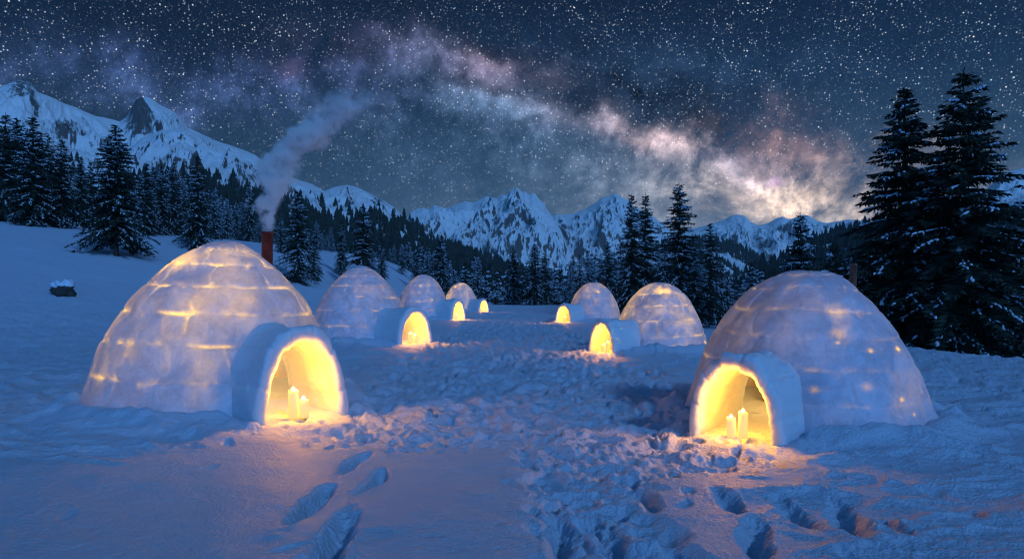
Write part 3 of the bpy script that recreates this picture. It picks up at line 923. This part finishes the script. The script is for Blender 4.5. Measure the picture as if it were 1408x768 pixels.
rank(16, 880, 1110, I([880, 960, 1040, 1110], [330, 350, 375, 372]), 46, 80, 'spruces packed behind the middle right igloo', 'dark spruce in the wood between the middle and big right igloos')
rank(14, 1130, 1480, I([1130, 1250, 1480], [355, 330, 300]), 36, 60, 'spruces packed below the two tall ones', 'dark spruce in the shade behind the two tall spruces', MID, (0.9, 1.2))
rank(8, 1180, 1450, I([1180, 1300, 1450], [400, 380, 350]), 24, 30, 'young spruces at the foot of the two tall ones', 'bushy young spruce at the foot of the two tall spruces', MID, (1.1, 1.5))
rank(3, 1410, 1600, I([1410, 1600], [190, 120]), 30, 40, 'spruces right of the tallest spruce', 'spruce beyond the right picture edge', MID)

# ------------------------------------------------------------------ far woods (one mass)
def small_tree_template(rng):
    tiers = 5; na = 6
    V = []; F3 = []
    for t in range(tiers):
        zb = 0.04 + t * 0.18; zt = min(1.0, zb + 0.36); r = 0.20 * (1 - t / tiers) + 0.03
        b = len(V); V.append((0, 0, zt))
        for j in range(na * 2):
            a = j * math.pi / na + rng.uniform(-.15, .15); rr = r * (1.2 if j % 2 else .55) * rng.uniform(.8, 1.2)
            V.append((math.cos(a) * rr, math.sin(a) * rr, zb + rng.uniform(-.03, .03)))
        for j in range(na * 2): F3.append((b, b + 1 + j, b + 1 + (j + 1) % (na * 2)))
    return np.array(V), np.array(F3)

def wood(name, label, pts, hgt, seed):
    rng = np.random.RandomState(seed)
    tm = [small_tree_template(rng) for _ in range(6)]
    VV = []; FF = []; off = 0
    for i, (x, y, z) in enumerate(pts):
        V, F3 = tm[i % 6]
        h = hgt * rng.uniform(.55, 1.25); a = rng.rand() * 6.28; w = h * rng.uniform(.85, 1.2)
        c, s = math.cos(a), math.sin(a)
        P = np.stack([(V[:, 0] * c - V[:, 1] * s) * w + x, (V[:, 0] * s + V[:, 1] * c) * w + y, V[:, 2] * h + z - .3], -1)
        VV.append(P); FF.append(F3 + off); off += len(V)
    if not VV: return
    o = mesh_np(name, np.concatenate(VV), [np.concatenate(FF)], M_FAR, smooth=False)
    tag(o, label, 'forest', kind='stuff')

def scatter(mname, n, vfun, seed, ulim, fade=10, clump=0.0, ymax=1e9):
    u, t, X, Y, z = MTN[mname]
    rng = np.random.RandomState(seed)
    pts = []
    nr, nc = X.shape
    tries = 0
    while len(pts) < n and tries < n * 14:
        tries += 1
        uu = rng.uniform(*ulim); fi = (uu - u[0]) / (u[-1] - u[0]) * (nc - 1)
        if fi < 0 or fi >= nc - 1: continue
        ti = rng.rand() ** 0.8
        ri = ti * (nr * 0.8 - 2)
        r0, c0 = int(ri), int(fi); fr, fc = ri - r0, fi - c0
        g = lambda A: (A[r0, c0] * (1 - fr) * (1 - fc) + A[r0 + 1, c0] * fr * (1 - fc) + A[r0, c0 + 1] * (1 - fr) * fc + A[r0 + 1, c0 + 1] * fr * fc)
        x, y, zz = g(X), g(Y), g(z)
        if y > ymax: continue
        v = V0 - F * (zz - EYE) / y
        if v < vfun(uu) + rng.normal(0, fade): continue
        if clump and perlin(np.array([x / clump]), np.array([y / clump]), 5)[0] < -0.12: continue
        pts.append((x, y, zz))
    return pts

wood('forest_on_left_mountain', 'dark spruce forest covering the foot of the left mountain',
     scatter('mountain_left_shoulder', 6500, I([60, 180, 290, 350, 420, 500, 560, 620, 700, 800, 880], [300, 262, 262, 282, 302, 312, 322, 346, 368, 386, 396]), 1, (60, 880)), 13, 1)
wood('forest_on_left_massif', 'dark spruce forest at the foot of the left massif',
     scatter('mountain_left_back', 1500, I([-400, 0, 100, 200, 300], [190, 215, 240, 270, 290]), 2, (-400, 330)), 14, 2)
wood('forest_on_right_hill', 'dark forest on the hillside behind the big right igloo',
     scatter('hill_right_front', 5200, I([900, 1100, 1170, 1300, 1700], [390, 332, 318, 300, 285]), 3, (900, 1700), 4, 70), 11, 3)
wood('forest_on_right_back_hill', 'dark forest on the farther hillside left of the right peaks',
     scatter('hill_right_back', 2200, I([840, 1130], [330, 330]), 4, (840, 1130), 4, 90), 14, 4)

# ------------------------------------------------------------------ igloos
PROFILE = {  # r/R against z/H
    'steep': ([0, .02, .18, .385, .645, .845, .925, .975, .993, 1.0], [1.0, .995, .955, .880, .68, .42, .27, .15, .08, 0]),
    'round': ([0, .05, .22, .45, .65, .80, .90, .96, .99, 1.0], [1.0, .985, .93, .83, .69, .545, .40, .26, .13, 0]),
}
def prof_curve(kind, n):
    z, r = PROFILE[kind]; z = np.array(z); r = np.array(r)
    # resample by arc length then smooth
    s = np.concatenate([[0], np.cumsum(np.hypot(np.diff(z), np.diff(r)))]); s /= s[-1]
    q = np.linspace(0, 1, n); zz = np.interp(q, s, z); rr = np.interp(q, s, r)
    for _ in range(max(2, n // 5)):
        zz[1:-1] = (zz[:-2] + 2 * zz[1:-1] + zz[2:]) / 4
        rr[1:-1] = (rr[:-2] + 2 * rr[1:-1] + rr[2:]) / 4
        zz[-1] = zz[-2] + 0.0005
    zz = zz / zz[-1]
    return zz, rr

def build_igloo(g, label, kind, glow_base, glow_patch, glow_joint, spots, seed, lump=0.022, groove=0.026, chimney=None, courses=7, lean=0.0):
    cx, cy_ = g['c']; fx, fy = g['f']; Rr, H = g['R'], g['H']; w, h = g['w'], g['h']
    rz = math.atan2(fy - cy_, fx - cx); L = math.hypot(fx - cx, fy - cy_)
    z0 = gz(cx, cy_)
    root = empty('igloo', (cx, cy_, z0), rz)
    tag(root, label, 'igloo', 'igloos glowing along both sides of the path')
    nphi = [160, 280, 460][g['res']]; nt = [60, 110, 190][g['res']]
    zz, rr = prof_curve(kind, nt)
    ph = np.linspace(0, 2 * np.pi, nphi, endpoint=False)
    q = np.linspace(0, 1, nt)
    Q, PH = np.meshgrid(q, ph, indexing='ij')
    # block pattern in (arc length, angle)
    rng = np.random.RandomState(seed)
    crs = Q * courses * 1.02 + 0.10 * np.sin(PH + seed) + 0.05 * perlin(PH * 3, Q * 6, seed)
    ci = np.floor(crs).astype(int); cf = crs - ci
    nb = np.maximum(4, np.round(2 * np.pi * np.interp(np.clip(ci + .5, 0, courses) / courses, q, rr) / 0.40)).astype(int)
    offs = rng.rand(40)
    bc = (PH / (2 * np.pi) + offs[np.clip(ci, 0, 39)]) * nb + 0.10 * perlin(PH * 5, Q * 14, seed + 2)
    bi = np.floor(bc).astype(int); bf = bc - bi
    bi = bi % nb
    dj_h = np.minimum(cf, 1 - cf) * (H + Rr) * 0.72 / courses          # metres to the horizontal joint
    dj_v = np.minimum(bf, 1 - bf) * (2 * np.pi * Rr * rr[:, None] / nb)
    jh = np.exp(-(dj_h / 0.022) ** 2); jv = np.exp(-(dj_v / 0.020) ** 2)
    jn = np.clip(fbm(np.cos(PH) * 2.5 + 5 + Q * 5, np.sin(PH) * 2.5 + Q * 5, seed + 4, 3) * 2.2 + 0.25, 0, 1)
    jn2 = np.clip(fbm(np.cos(PH) * 5 + Q * 9, np.sin(PH) * 5 - Q * 9, seed + 8, 3) * 2.6 - 0.1, 0, 1)
    # three-dimensional-ish smooth noise on the dome
    PX = np.cos(PH) * rr[:, None]; PY = np.sin(PH) * rr[:, None]; PZ = zz[:, None] + 0 * PH
    def n3(s, sd, o=3): return (fbm(PX * s + PZ * s * .7, PY * s - PZ * s * .6, sd, o) + fbm(PX * s * .8 - PZ * s, PY * s * 1.1 + 4, sd + 3, o)) * .7
    bh = _hash(bi, ci, seed % 50) / 255.0
    rad_off = lump * n3(1.6, seed + 20) * 2.2 + 0.012 * (bh - .5) - groove * (jh * (.35 + .65 * jn) + jv * .7 * jn) + 0.006 * n3(9, seed + 30)
    # slumping base
    rad_off += 0.10 * np.exp(-Q / 0.06) * (0.6 + n3(3, seed + 33))
    nx = np.gradient(zz * H); nr_ = -np.gradient(rr * Rr); nl = np.hypot(nx, nr_)
    nrad = (nx / nl)[:, None]; nz = (nr_ / nl)[:, None]
    Rad = Rr * rr[:, None] + rad_off * nrad
    X = Rad * np.cos(PH); Y = Rad * np.sin(PH); Z = zz[:, None] * H + rad_off * nz - 0.06
    lobes = 1 + 0.012 * np.sin(2 * PH + seed) + 0.01 * np.sin(3 * PH + 2 * seed)
    X *= lobes; Y *= lobes
    ln_ = lean * zz[:, None] ** 1.2
    X = X + ln_ * math.cos(-rz); Y = Y + ln_ * math.sin(-rz)
    # where the wall is thin
    pat = np.clip(n3(2.2, seed + 50, 4) * 1.9 + 0.42, 0, 1) ** 1.6
    streak = np.clip(fbm(PH * 5.0, Q * 1.4 + 3, seed + 60, 4) * 2 + 0.35, 0, 1)
    patch2 = np.clip(fbm(PH * 2.6 + 1, Q * 11, seed + 64, 4) * 3.0 - 0.25, 0, 1)
    thin = glow_base * (0.55 + 0.9 * pat) + glow_patch * (0.6 * pat * streak + 0.9 * patch2 * pat + 0.5 * (bh > .8) * pat)
    wide_h = np.exp(-(dj_h / 0.055) ** 2)
    thin *= 0.75 + 0.5 * bh
    thin += glow_joint * (0.50 * jh * (0.25 + jn) * jn + 0.22 * wide_h * jn2 + 0.42 * jv * (0.3 + jn2) * jn)
    for (a, zf, sz, amt) in spots:           # angle (deg, local), height fraction, size m, strength
        dphi = np.angle(np.exp(1j * (PH - math.radians(a)))) * Rr * rr[:, None]
        dz = (zz[:, None] - zf) * H
        e = np.hypot(dphi, dz * 1.3) / (sz * (0.62 + 0.5 * np.clip(jn, 0, 1)))
        thin += 1.5 * amt * np.exp(-e ** 2) + amt * .12 * np.exp(-(dphi / (sz * 2.6)) ** 2 - (dz / (sz * .35)) ** 2)
    snowcap = sstep(0.80, 0.93, Q)
    thin = thin * (1 - 0.65 * snowcap) * (0.35 + 0.65 * sstep(0.0, 0.10, Q))
    thin = np.clip(thin * 0.60, 0, 0.97)
    V = np.stack([X, Y, Z], -1)
    Fq = grid_faces(nt, nphi, wrap=True)
    Vf = V.reshape(-1, 3)
    # doorway hole
    cen = Vf[Fq].mean(1)
    wm, hm = w * 0.82, h * 0.86
    inside = (cen[:, 0] > 0) & (np.abs(cen[:, 1]) < wm) & (cen[:, 2] < hm * np.sqrt(np.clip(1 - (np.abs(cen[:, 1]) / wm) ** 2.4, 0, 1)))
    Fq = Fq[~inside]
    top = len(Vf)
    Vf = np.concatenate([Vf, [[lean * math.cos(-rz), lean * math.sin(-rz), H - 0.055]]])
    lastrow = (nt - 1) * nphi + np.arange(nphi)
    tri = np.stack([lastrow, np.roll(lastrow, -1), np.full(nphi, top)], -1)
    th = np.concatenate([thin.ravel(), [thin[-1].mean()]])
    mesh_np('dome', Vf, [Fq, tri], M_WALL, root, attrs={'thin': th})

    # entrance tunnel: thick arch, grooved between its blocks
    na = [40, 60, 120][g['res']]; nx_ = [10, 16, 36][g['res']]
    aa = np.linspace(-0.10, math.pi + 0.10, na)
    def arch(ww, hh, a, sx, kind_):
        ca, sa = np.cos(a), np.sin(a)
        yv = np.sign(ca) * np.abs(ca) ** (0.90 if g['res'] == 2 else 0.97) * ww
        zv = np.where(sa >= 0, np.abs(sa) ** (0.97 if g['res'] == 2 else 0.95), -np.abs(sa)) * hh
        return yv, zv
    nblk = 7
    blk = (aa + 0.10) / (math.pi + .2) * nblk + 0.15 * np.sin(aa * 3 + seed)
    bfr = blk - np.floor(blk); jb = np.exp(-(np.minimum(bfr, 1 - bfr) * 0.4 / 0.02) ** 2)
    bofs = (np.random.RandomState(seed + 1).rand(nblk + 3) - .5)[np.clip(np.floor(blk).astype(int), 0, nblk + 2)]
    wi, hi = w * 0.76, h * 0.82
    xb = Rr * (0.60 if g['res'] == 2 else 0.66)
    rings = []
    def add(x, ww, hh, amp, inner, groove_k=1.0, jit=None):
        yv, zv = arch(ww, hh, aa, x, inner)
        n_ = fbm(aa * 2.2 + (7 if inner else 0), np.full(na, x * 2.0), seed + 70, 3) * amp + bofs * 0.018 * groove_k - jb * 0.022 * groove_k
        if jit is not None: n_ = n_ + jit
        sc_ = 1 + n_ / ww
        rings.append(np.stack([np.full(na, x), yv * sc_, zv * sc_ - 0.05], -1))
    xs_out = np.linspace(xb, L - 0.06, nx_)
    for x in xs_out:
        fl_ = 1 + 0.07 * math.exp(-max(0, x - Rr * 0.85) / 0.10)
        fl_ *= 1 - 0.13 * (1 - (x - xb) / (L - xb)) ** 1.3
        add(x, w * fl_, h * fl_, 0.05, False, 0.35 + 0.5 * (x - xb) / (L - xb))
    add(L - 0.025, w * .975, h * .98, 0.05, False)
    add(L, w * .93, h * .945, 0.04, False)
    add(L + 0.004, (w + wi) / 2, (h + hi) / 2, 0.02, False, 0.6)
    edge = np.clip(fbm(aa * 3.5, aa * 0 + 4, seed + 80, 3), -1, 1) * 0.035
    add(L, wi * 1.05, hi * 1.04, 0.0, True, .8, edge)
    add(L - 0.03, wi, hi, 0.0, True, .8, edge)
    for x in np.linspace(L - .10, Rr * 0.92, nx_): add(x, wi, hi, 0.04, True, 0.25, edge * .4)
    for x in np.linspace(Rr * 0.88, xb + .02, 5): add(x, wi * 1.04, hi * 1.03, 0.02, True, 0.2, edge * .2)
    rings.append(rings[0] * np.array([1, .985, .985]))
    RV = np.stack(rings)
    # push face in where joints run
    nfc = nx_ + 2
    RV[nfc - 1:nfc + 3, :, 0] -= (jb * 0.02)[None, :] - (bofs * 0.02)[None, :]
    mesh_np('entrance_tunnel', RV.reshape(-1, 3), [grid_faces(len(rings), na)[:, ::-1]], M_TUNNEL, root)
    if chimney:
        chx, chy, chz0, chz1, chr_, cm, lean = chimney
        nn = 20; ring = []
        zs = [(chz0, 1), (chz1 - .03, 1), (chz1 - .03, 1.10), (chz1, 1.10), (chz1, .86), (chz1 - .25, .84)]
        vv = []
        for (zc, sc_) in zs:
            for j in range(nn):
                a = j * 2 * math.pi / nn
                vv.append((chr_ * sc_ * math.cos(a), chr_ * sc_ * math.sin(a), zc))
        o = mesh_np('chimney_pipe', np.array(vv), [grid_faces(len(zs), nn, wrap=True)], cm, root)
        # world-aligned offset -> local
        c, s = math.cos(-rz), math.sin(-rz)
        o.location = (chx * c - chy * s, chx * s + chy * c, 0)
        o.rotation_euler = (0, lean, -rz)
    return root, rz, L

def candle(x, y, z, r, hgt, label, power, col=(1.0, 0.35, 0.02)):
    r *= 1.2
    root = empty('candle', (x, y, z))
    tag(root, label, 'candle', 'candles burning in the igloo doorways')
    nn = 20
    zs = [(0, 1.0), (0, 1.02), (hgt * .5, 1.0), (hgt - .012, .99), (hgt, .93), (hgt - .004, .80), (hgt - .014, .5), (hgt - .016, .02)]
    vv = []
    for (zc, s) in zs:
        for j in range(nn):
            a = j * 2 * math.pi / nn
            dz = 0.006 * math.sin(a * 2 + x * 9) if zc > hgt * .8 else 0
            vv.append((r * s * math.cos(a), r * s * math.sin(a), zc + dz))
    mesh_np('wax', np.array(vv), [grid_faces(len(zs), nn, wrap=True)], M_WAX, root)
    wv = [(0.003 * math.cos(j * 1.571) + k * .002, 0.003 * math.sin(j * 1.571), hgt - .02 + k * .02) for k in range(3) for j in range(4)]
    mesh_np('wick', np.array(wv), [grid_faces(3, 4, wrap=True)], M_WICK, root)
    fl = [(0.0, .3), (.006, .85), (.014, 1.0), (.022, .75), (.030, .36), (.038, .03)]
    fr = r * .42
    fv = [(fr * s * math.cos(j * .6283), fr * s * math.sin(j * .6283), hgt + .002 + zc * (r / .05)) for (zc, s) in fl for j in range(10)]
    mesh_np('flame', np.array(fv), [grid_faces(len(fl), 10, wrap=True)], M_FLAME, root)
    ld = bpy.data.lights.new('flame_light', 'POINT'); ld.energy = power * 2.0; ld.color = col; ld.shadow_soft_size = 0.03
    lo = bpy.data.objects.new('flame_light', ld); COL.objects.link(lo); lo.parent = root; lo.location = (0, 0, hgt + .20)
    return root

def inner_lamp(g, power, zf=0.42, col=(1.0, 0.52, 0.12)):  # lamp without a visible source, added so the dome walls glow
    cx, cy_ = g['c']
    ld = bpy.data.lights.new('igloo_fill_light', 'POINT'); ld.energy = power * 0.8; ld.color = col; ld.shadow_soft_size = 0.18
    lo = bpy.data.objects.new('igloo_fill_light', ld); COL.objects.link(lo)
    lo.location = (cx, cy_, gz(cx, cy_) + g['H'] * zf)

def in_tunnel(g, back, side=0.0):
    """point `back` metres behind the face and `side` metres to the left of the axis seen from outside"""
    cx, cy_ = g['c']; fx, fy = g['f']; d = Vector((fx - cx, fy - cy_)).normalized()
    p = Vector((fx, fy)) - d * back + Vector((d.y, -d.x)) * side
    return p.x, p.y, gz(p.x, p.y)

by = {g['k']: g for g in IGLOOS}
g = by['L1']
build_igloo(g, 'biggest igloo at front left, warm light patches and a red chimney', 'steep', 0.25, 0.18, 2.0,
            [(-100, .84, .16, .5), (-75, .86, .22, .5)], 7, lump=0.024, groove=0.030,
            chimney=(0.73, 0.05, 1.75, 2.53, 0.082, M_RED, 0.0), lean=0.11)
g = by['R1']
build_igloo(g, 'big smooth igloo at front right with few glowing spots and a dark stovepipe', 'round', 0.07, 0.06, 0.45,
            [(55, .50, .045, 1.0), (38, .55, .03, .6), (78, .50, .035, 1.5), (66, .22, .035, 1.1), (72, .13, .03, 1.2), (48, .30, .09, .3), (42, .72, .12, .2), (86, .24, .02, .9), (24, .28, .07, .6), (40, .60, .10, .35)], 19,
            lump=0.035, groove=0.016, chimney=(0.56, -0.05, 1.45, 2.0, 0.045, M_DARKPIPE, 0.05))
build_igloo(by['L2'], 'second igloo in the left row, thin glowing joints between its blocks', 'steep', 0.12, 0.06, 0.9, [(-20, .3, .10, .7)], 31)
build_igloo(by['L3'], 'third igloo in the left row, with a speckled glow', 'round', 0.14, 0.12, 0.9, [(-60, .75, .14, .6), (-30, .45, .12, .6)], 43)
build_igloo(by['L4'], 'fourth and farthest igloo in the left row, small with a pinkish glow', 'round', 0.25, 0.45, 0.5, [(-90, .85, .2, .8)], 57)
build_igloo(by['R3'], 'farthest igloo in the right row, small with a thin black stovepipe', 'round', 0.20, 0.26, 0.35, [(60, .75, .12, .7)], 61,
            chimney=(0.55, -0.3, 1.7, 2.25, 0.05, M_DARKPIPE, 0.0))
build_igloo(by['R2'], 'middle igloo in the right row, glowing strongest at its base', 'round', 0.20, 0.28, 1.0, [(70, .06, .22, .9), (62, .10, .12, .7), (118, .14, .08, .9), (60, .86, .14, .8), (45, .88, .14, .5)], 71, courses=6)

# interior lights and candles
for k, pw in (('L1', 84), ('R1', 52), ('L2', 60), ('L3', 62), ('L4', 62), ('R3', 50), ('R2', 50)):
    inner_lamp(by[k], pw)
for (k, back, side, r, hgt, pw, lab) in [
    ('L1', 0.09, 0.12, .052, .36, 19, 'taller left candle in the doorway of the biggest igloo'),
    ('L1', 0.04, 0.0, .054, .23, 16, 'shorter right candle in the doorway of the biggest igloo'),
    ('R1', 0.09, -0.085, .042, .29, 16, 'taller right candle in the doorway of the big right igloo'),
    ('R1', 0.04, 0.030, .042, .22, 13, 'shorter left candle in the doorway of the big right igloo'),
    ('L2', 0.16, 0.12, .06, .30, 20, 'left candle in the doorway of the second left igloo'),
    ('L2', 0.12, -0.06, .06, .24, 17, 'right candle in the doorway of the second left igloo'),
    ('R2', 0.14, -0.12, .05, .28, 14, 'taller candle in the doorway of the middle right igloo'),
    ('R2', 0.12, 0.02, .05, .20, 12, 'shorter candle in the doorway of the middle right igloo'),
    ('L3', 0.2, 0.0, .06, .28, 38, 'unseen candle added to light the doorway of the third left igloo'),  # far doorways: candles not seen, added as a source for their light
    ('L4', 0.2, 0.0, .06, .28, 38, 'unseen candle added to light the doorway of the fourth left igloo'),
    ('R3', 0.15, 0.0, .06, .28, 34, 'unseen candle added to light the doorway of the farthest right igloo'),
]:
    x, y, z = in_tunnel(by[k], back, side)
    candle(x, y, z - 0.01, r, hgt, lab, pw)

# ------------------------------------------------------------------ rock with a snow cap on the left slope
def icorock(name, rad, seed, mat, parent=None, cut=None, grow=1.0):
    nth, nph = 18, 26
    th = np.linspace(0, math.pi, nth); ph = np.linspace(0, 2 * math.pi, nph, endpoint=False)
    TH, PH = np.meshgrid(th, ph, indexing='ij')
    x, y, z = np.sin(TH) * np.cos(PH), np.sin(TH) * np.sin(PH), np.cos(TH)
    nn = fbm(x * 1.9 + z * 1.7 + 5, y * 1.9 - z * 1.5, seed, 4)
    k = (1 + 1.0 * nn) * grow
    V = np.stack([x * k * rad[0], y * k * rad[1], z * k * rad[2]], -1)
    if cut is not None:
        V = np.where((V[..., 2:3] < cut + 0.12 * nn[..., None]), V * 0.86, V)
    return mesh_np(name, V.reshape(-1, 3), [grid_faces(nth, nph, wrap=True)[:, ::-1]], mat, parent, smooth=True)
ry = 31.0; rx = (86 - U0) / F * ry
rock = empty('rock', (rx, ry, gz(rx, ry) + 0.20))
tag(rock, 'small dark boulder capped with snow on the left slope', 'rock')
icorock('stone', (.50, .42, .44), 201, M_ROCK, rock)
icorock('snow_cap', (.50, .42, .47), 201, M_CLEAN, rock, cut=0.20, grow=1.04)

# ------------------------------------------------------------------ wooden bench plank inside the big right igloo
def plank(g, label, zc):
    cx, cy_ = g['c']; fx, fy = g['f']; rz = math.atan2(fy - cy_, fx - cx)
    x0, x1, y0, y1 = -1.0, -0.55, -0.9, 0.9
    t = .07
    root = empty('wooden_bench', (cx, cy_, gz(cx, cy_)), rz)
    tag(root, label, 'bench')
    def box(name, a, b):
        v = np.array([(a[0], a[1], a[2]), (b[0], a[1], a[2]), (b[0], b[1], a[2]), (a[0], b[1], a[2]), (a[0], a[1], b[2]), (b[0], a[1], b[2]), (b[0], b[1], b[2]), (a[0], b[1], b[2])])
        f = np.array([(0, 3, 2, 1), (4, 5, 6, 7), (0, 1, 5, 4), (1, 2, 6, 5), (2, 3, 7, 6), (3, 0, 4, 7)])
        mesh_np(name, v, [f], M_WOOD, root, smooth=False)
    box('plank', (x0, y0, zc), (x1, y1, zc + t))
    box('leg', (x0 + .05, y0 + .1, -.05), (x1 - .05, y0 + .2, zc - .002))
    box('leg', (x0 + .05, y1 - .2, -.05), (x1 - .05, y1 - .1, zc - .002))
plank(by['R1'], 'wooden bench seen through the doorway of the big right igloo', 0.46)

# ------------------------------------------------------------------ chimney smoke: a real plume of uneven density
def smoke():
    g = by['L1']
    bx, by_, bz = g['c'][0] + 0.73, g['c'][1] + 0.05, gz(*g['c']) + 2.51
    hh = 2.15
    cz = [0, .15, .32, .50, .62, .75, .88, 1.0]
    cxs = [0, .02, .10, .26, .50, .80, 1.12, 1.42]
    wd = [.08, .17, .27, .33, .36, .40, .44, .46]
    nn = 16; ns = 24; V = []
    for i in range(ns):
        q = i / (ns - 1); c = np.interp(q, cz, cxs); w = np.interp(q, cz, wd) * 1.5
        for j in range(nn):
            a = j * 2 * math.pi / nn
            V.append((c + w * math.cos(a), w * math.sin(a), q * hh))
    V.append((0, 0, 0)); V.append((cxs[-1], 0, hh))
    base_f = grid_faces(ns, nn, wrap=True)
    j = np.arange(nn)
    t0 = np.stack([np.full(nn, ns * nn), (j + 1) % nn, j], -1); t1 = np.stack([np.full(nn, ns * nn + 1), (ns - 1) * nn + j, (ns - 1) * nn + (j + 1) % nn], -1)
    m, T, out = new_mat('smoke')
    tc = T.new('ShaderNodeTexCoord').outputs['Object']
    s = T.new('ShaderNodeSeparateXYZ'); T.link(tc, s.inputs[0])
    q = T.math('DIVIDE', s.outputs[2], hh, clamp=True)
    def curve(ys, ymax):
        c = T.new('ShaderNodeFloatCurve'); cv = c.mapping.curves[0]
        pts = [(a, b / ymax) for a, b in zip(cz, ys)]
        cv.points[0].location = pts[0]; cv.points[1].location = pts[-1]
        for p_ in pts[1:-1]: cv.points.new(*p_)
        c.mapping.update()
        T.link(q, c.inputs['Value'])
        return T.math('MULTIPLY', c.outputs[0], ymax)
    wob = T.noise(tc, 2.2, 4.0, 0.6, color=True)
    ws = T.new('ShaderNodeSeparateXYZ'); T.link(T.vmath('SUBTRACT', wob, (.5, .5, .5)), ws.inputs[0])
    wd_ = curve(wd, 1.0)
    dx = T.math('ADD', T.math('SUBTRACT', s.outputs[0], curve(cxs, 2.0)), T.math('MULTIPLY', T.math('MULTIPLY', ws.outputs[0], wd_), 2.6))
    dy = T.math('ADD', s.outputs[1], T.math('MULTIPLY', T.math('MULTIPLY', ws.outputs[1], wd_), 1.6))
    rr = T.math('DIVIDE', T.math('SQRT', T.math('ADD', T.math('MULTIPLY', dx, dx), T.math('MULTIPLY', dy, dy))), wd_)
    fall = T.maprange(rr, 0.15, 1.05, 1.0, 0.0)
    n = T.noise(tc, 4.5, 6.0, 0.66, 0.4)
    d = T.math('MULTIPLY', fall, T.maprange(n, 0.40, 0.64, 0.0, 1.0))
    vert = T.ramp(q, [(0.0, (.8, .8, .8)), (0.2, (.5, .5, .5)), (0.38, (.75, .75, .75)), (0.62, (.34, .34, .34)), (0.82, (.12, .12, .12)), (1.0, (0, 0, 0))])
    d = T.math('MULTIPLY', T.math('MULTIPLY', d, vert), 190.0)
    pv = T.new('ShaderNodeVolumePrincipled'); pv.inputs['Color'].default_value = (0.93, 0.95, 0.95, 1)
    pv.inputs['Anisotropy'].default_value = 0.0
    T.link(d, pv.inputs['Density'])
    T.link(pv.outputs[0], out.inputs['Volume'])
    o = mesh_np('smoke', np.array(V), [base_f, np.concatenate([t0, t1])], m)
    o.location = (bx, by_, bz)
    tag(o, 'pale smoke drifting up right from the red chimney', 'smoke', kind='stuff')
smoke()

# ------------------------------------------------------------------ thin cold air that pales the far peaks
def haze():
    m, T, out = new_mat('haze')
    pv = T.new('ShaderNodeVolumePrincipled'); pv.inputs['Color'].default_value = (0.86, 0.93, 0.97, 1)
    pv.inputs['Density'].default_value = 0.00008
    T.link(pv.outputs[0], out.inputs['Volume'])
    x0, x1, y0, y1, z0, z1 = -4500, 4500, -4500, 4500, -90, 420
    v = np.array([(x0, y0, z0), (x1, y0, z0), (x1, y1, z0), (x0, y1, z0), (x0, y0, z1), (x1, y0, z1), (x1, y1, z1), (x0, y1, z1)], float)
    f = np.array([(0, 3, 2, 1), (4, 5, 6, 7), (0, 1, 5, 4), (1, 2, 6, 5), (2, 3, 7, 6), (3, 0, 4, 7)])
    o = mesh_np('haze', v, [f], m, smooth=False)
    tag(o, 'thin cold night air paling the distant peaks', 'haze', kind='stuff')
haze()
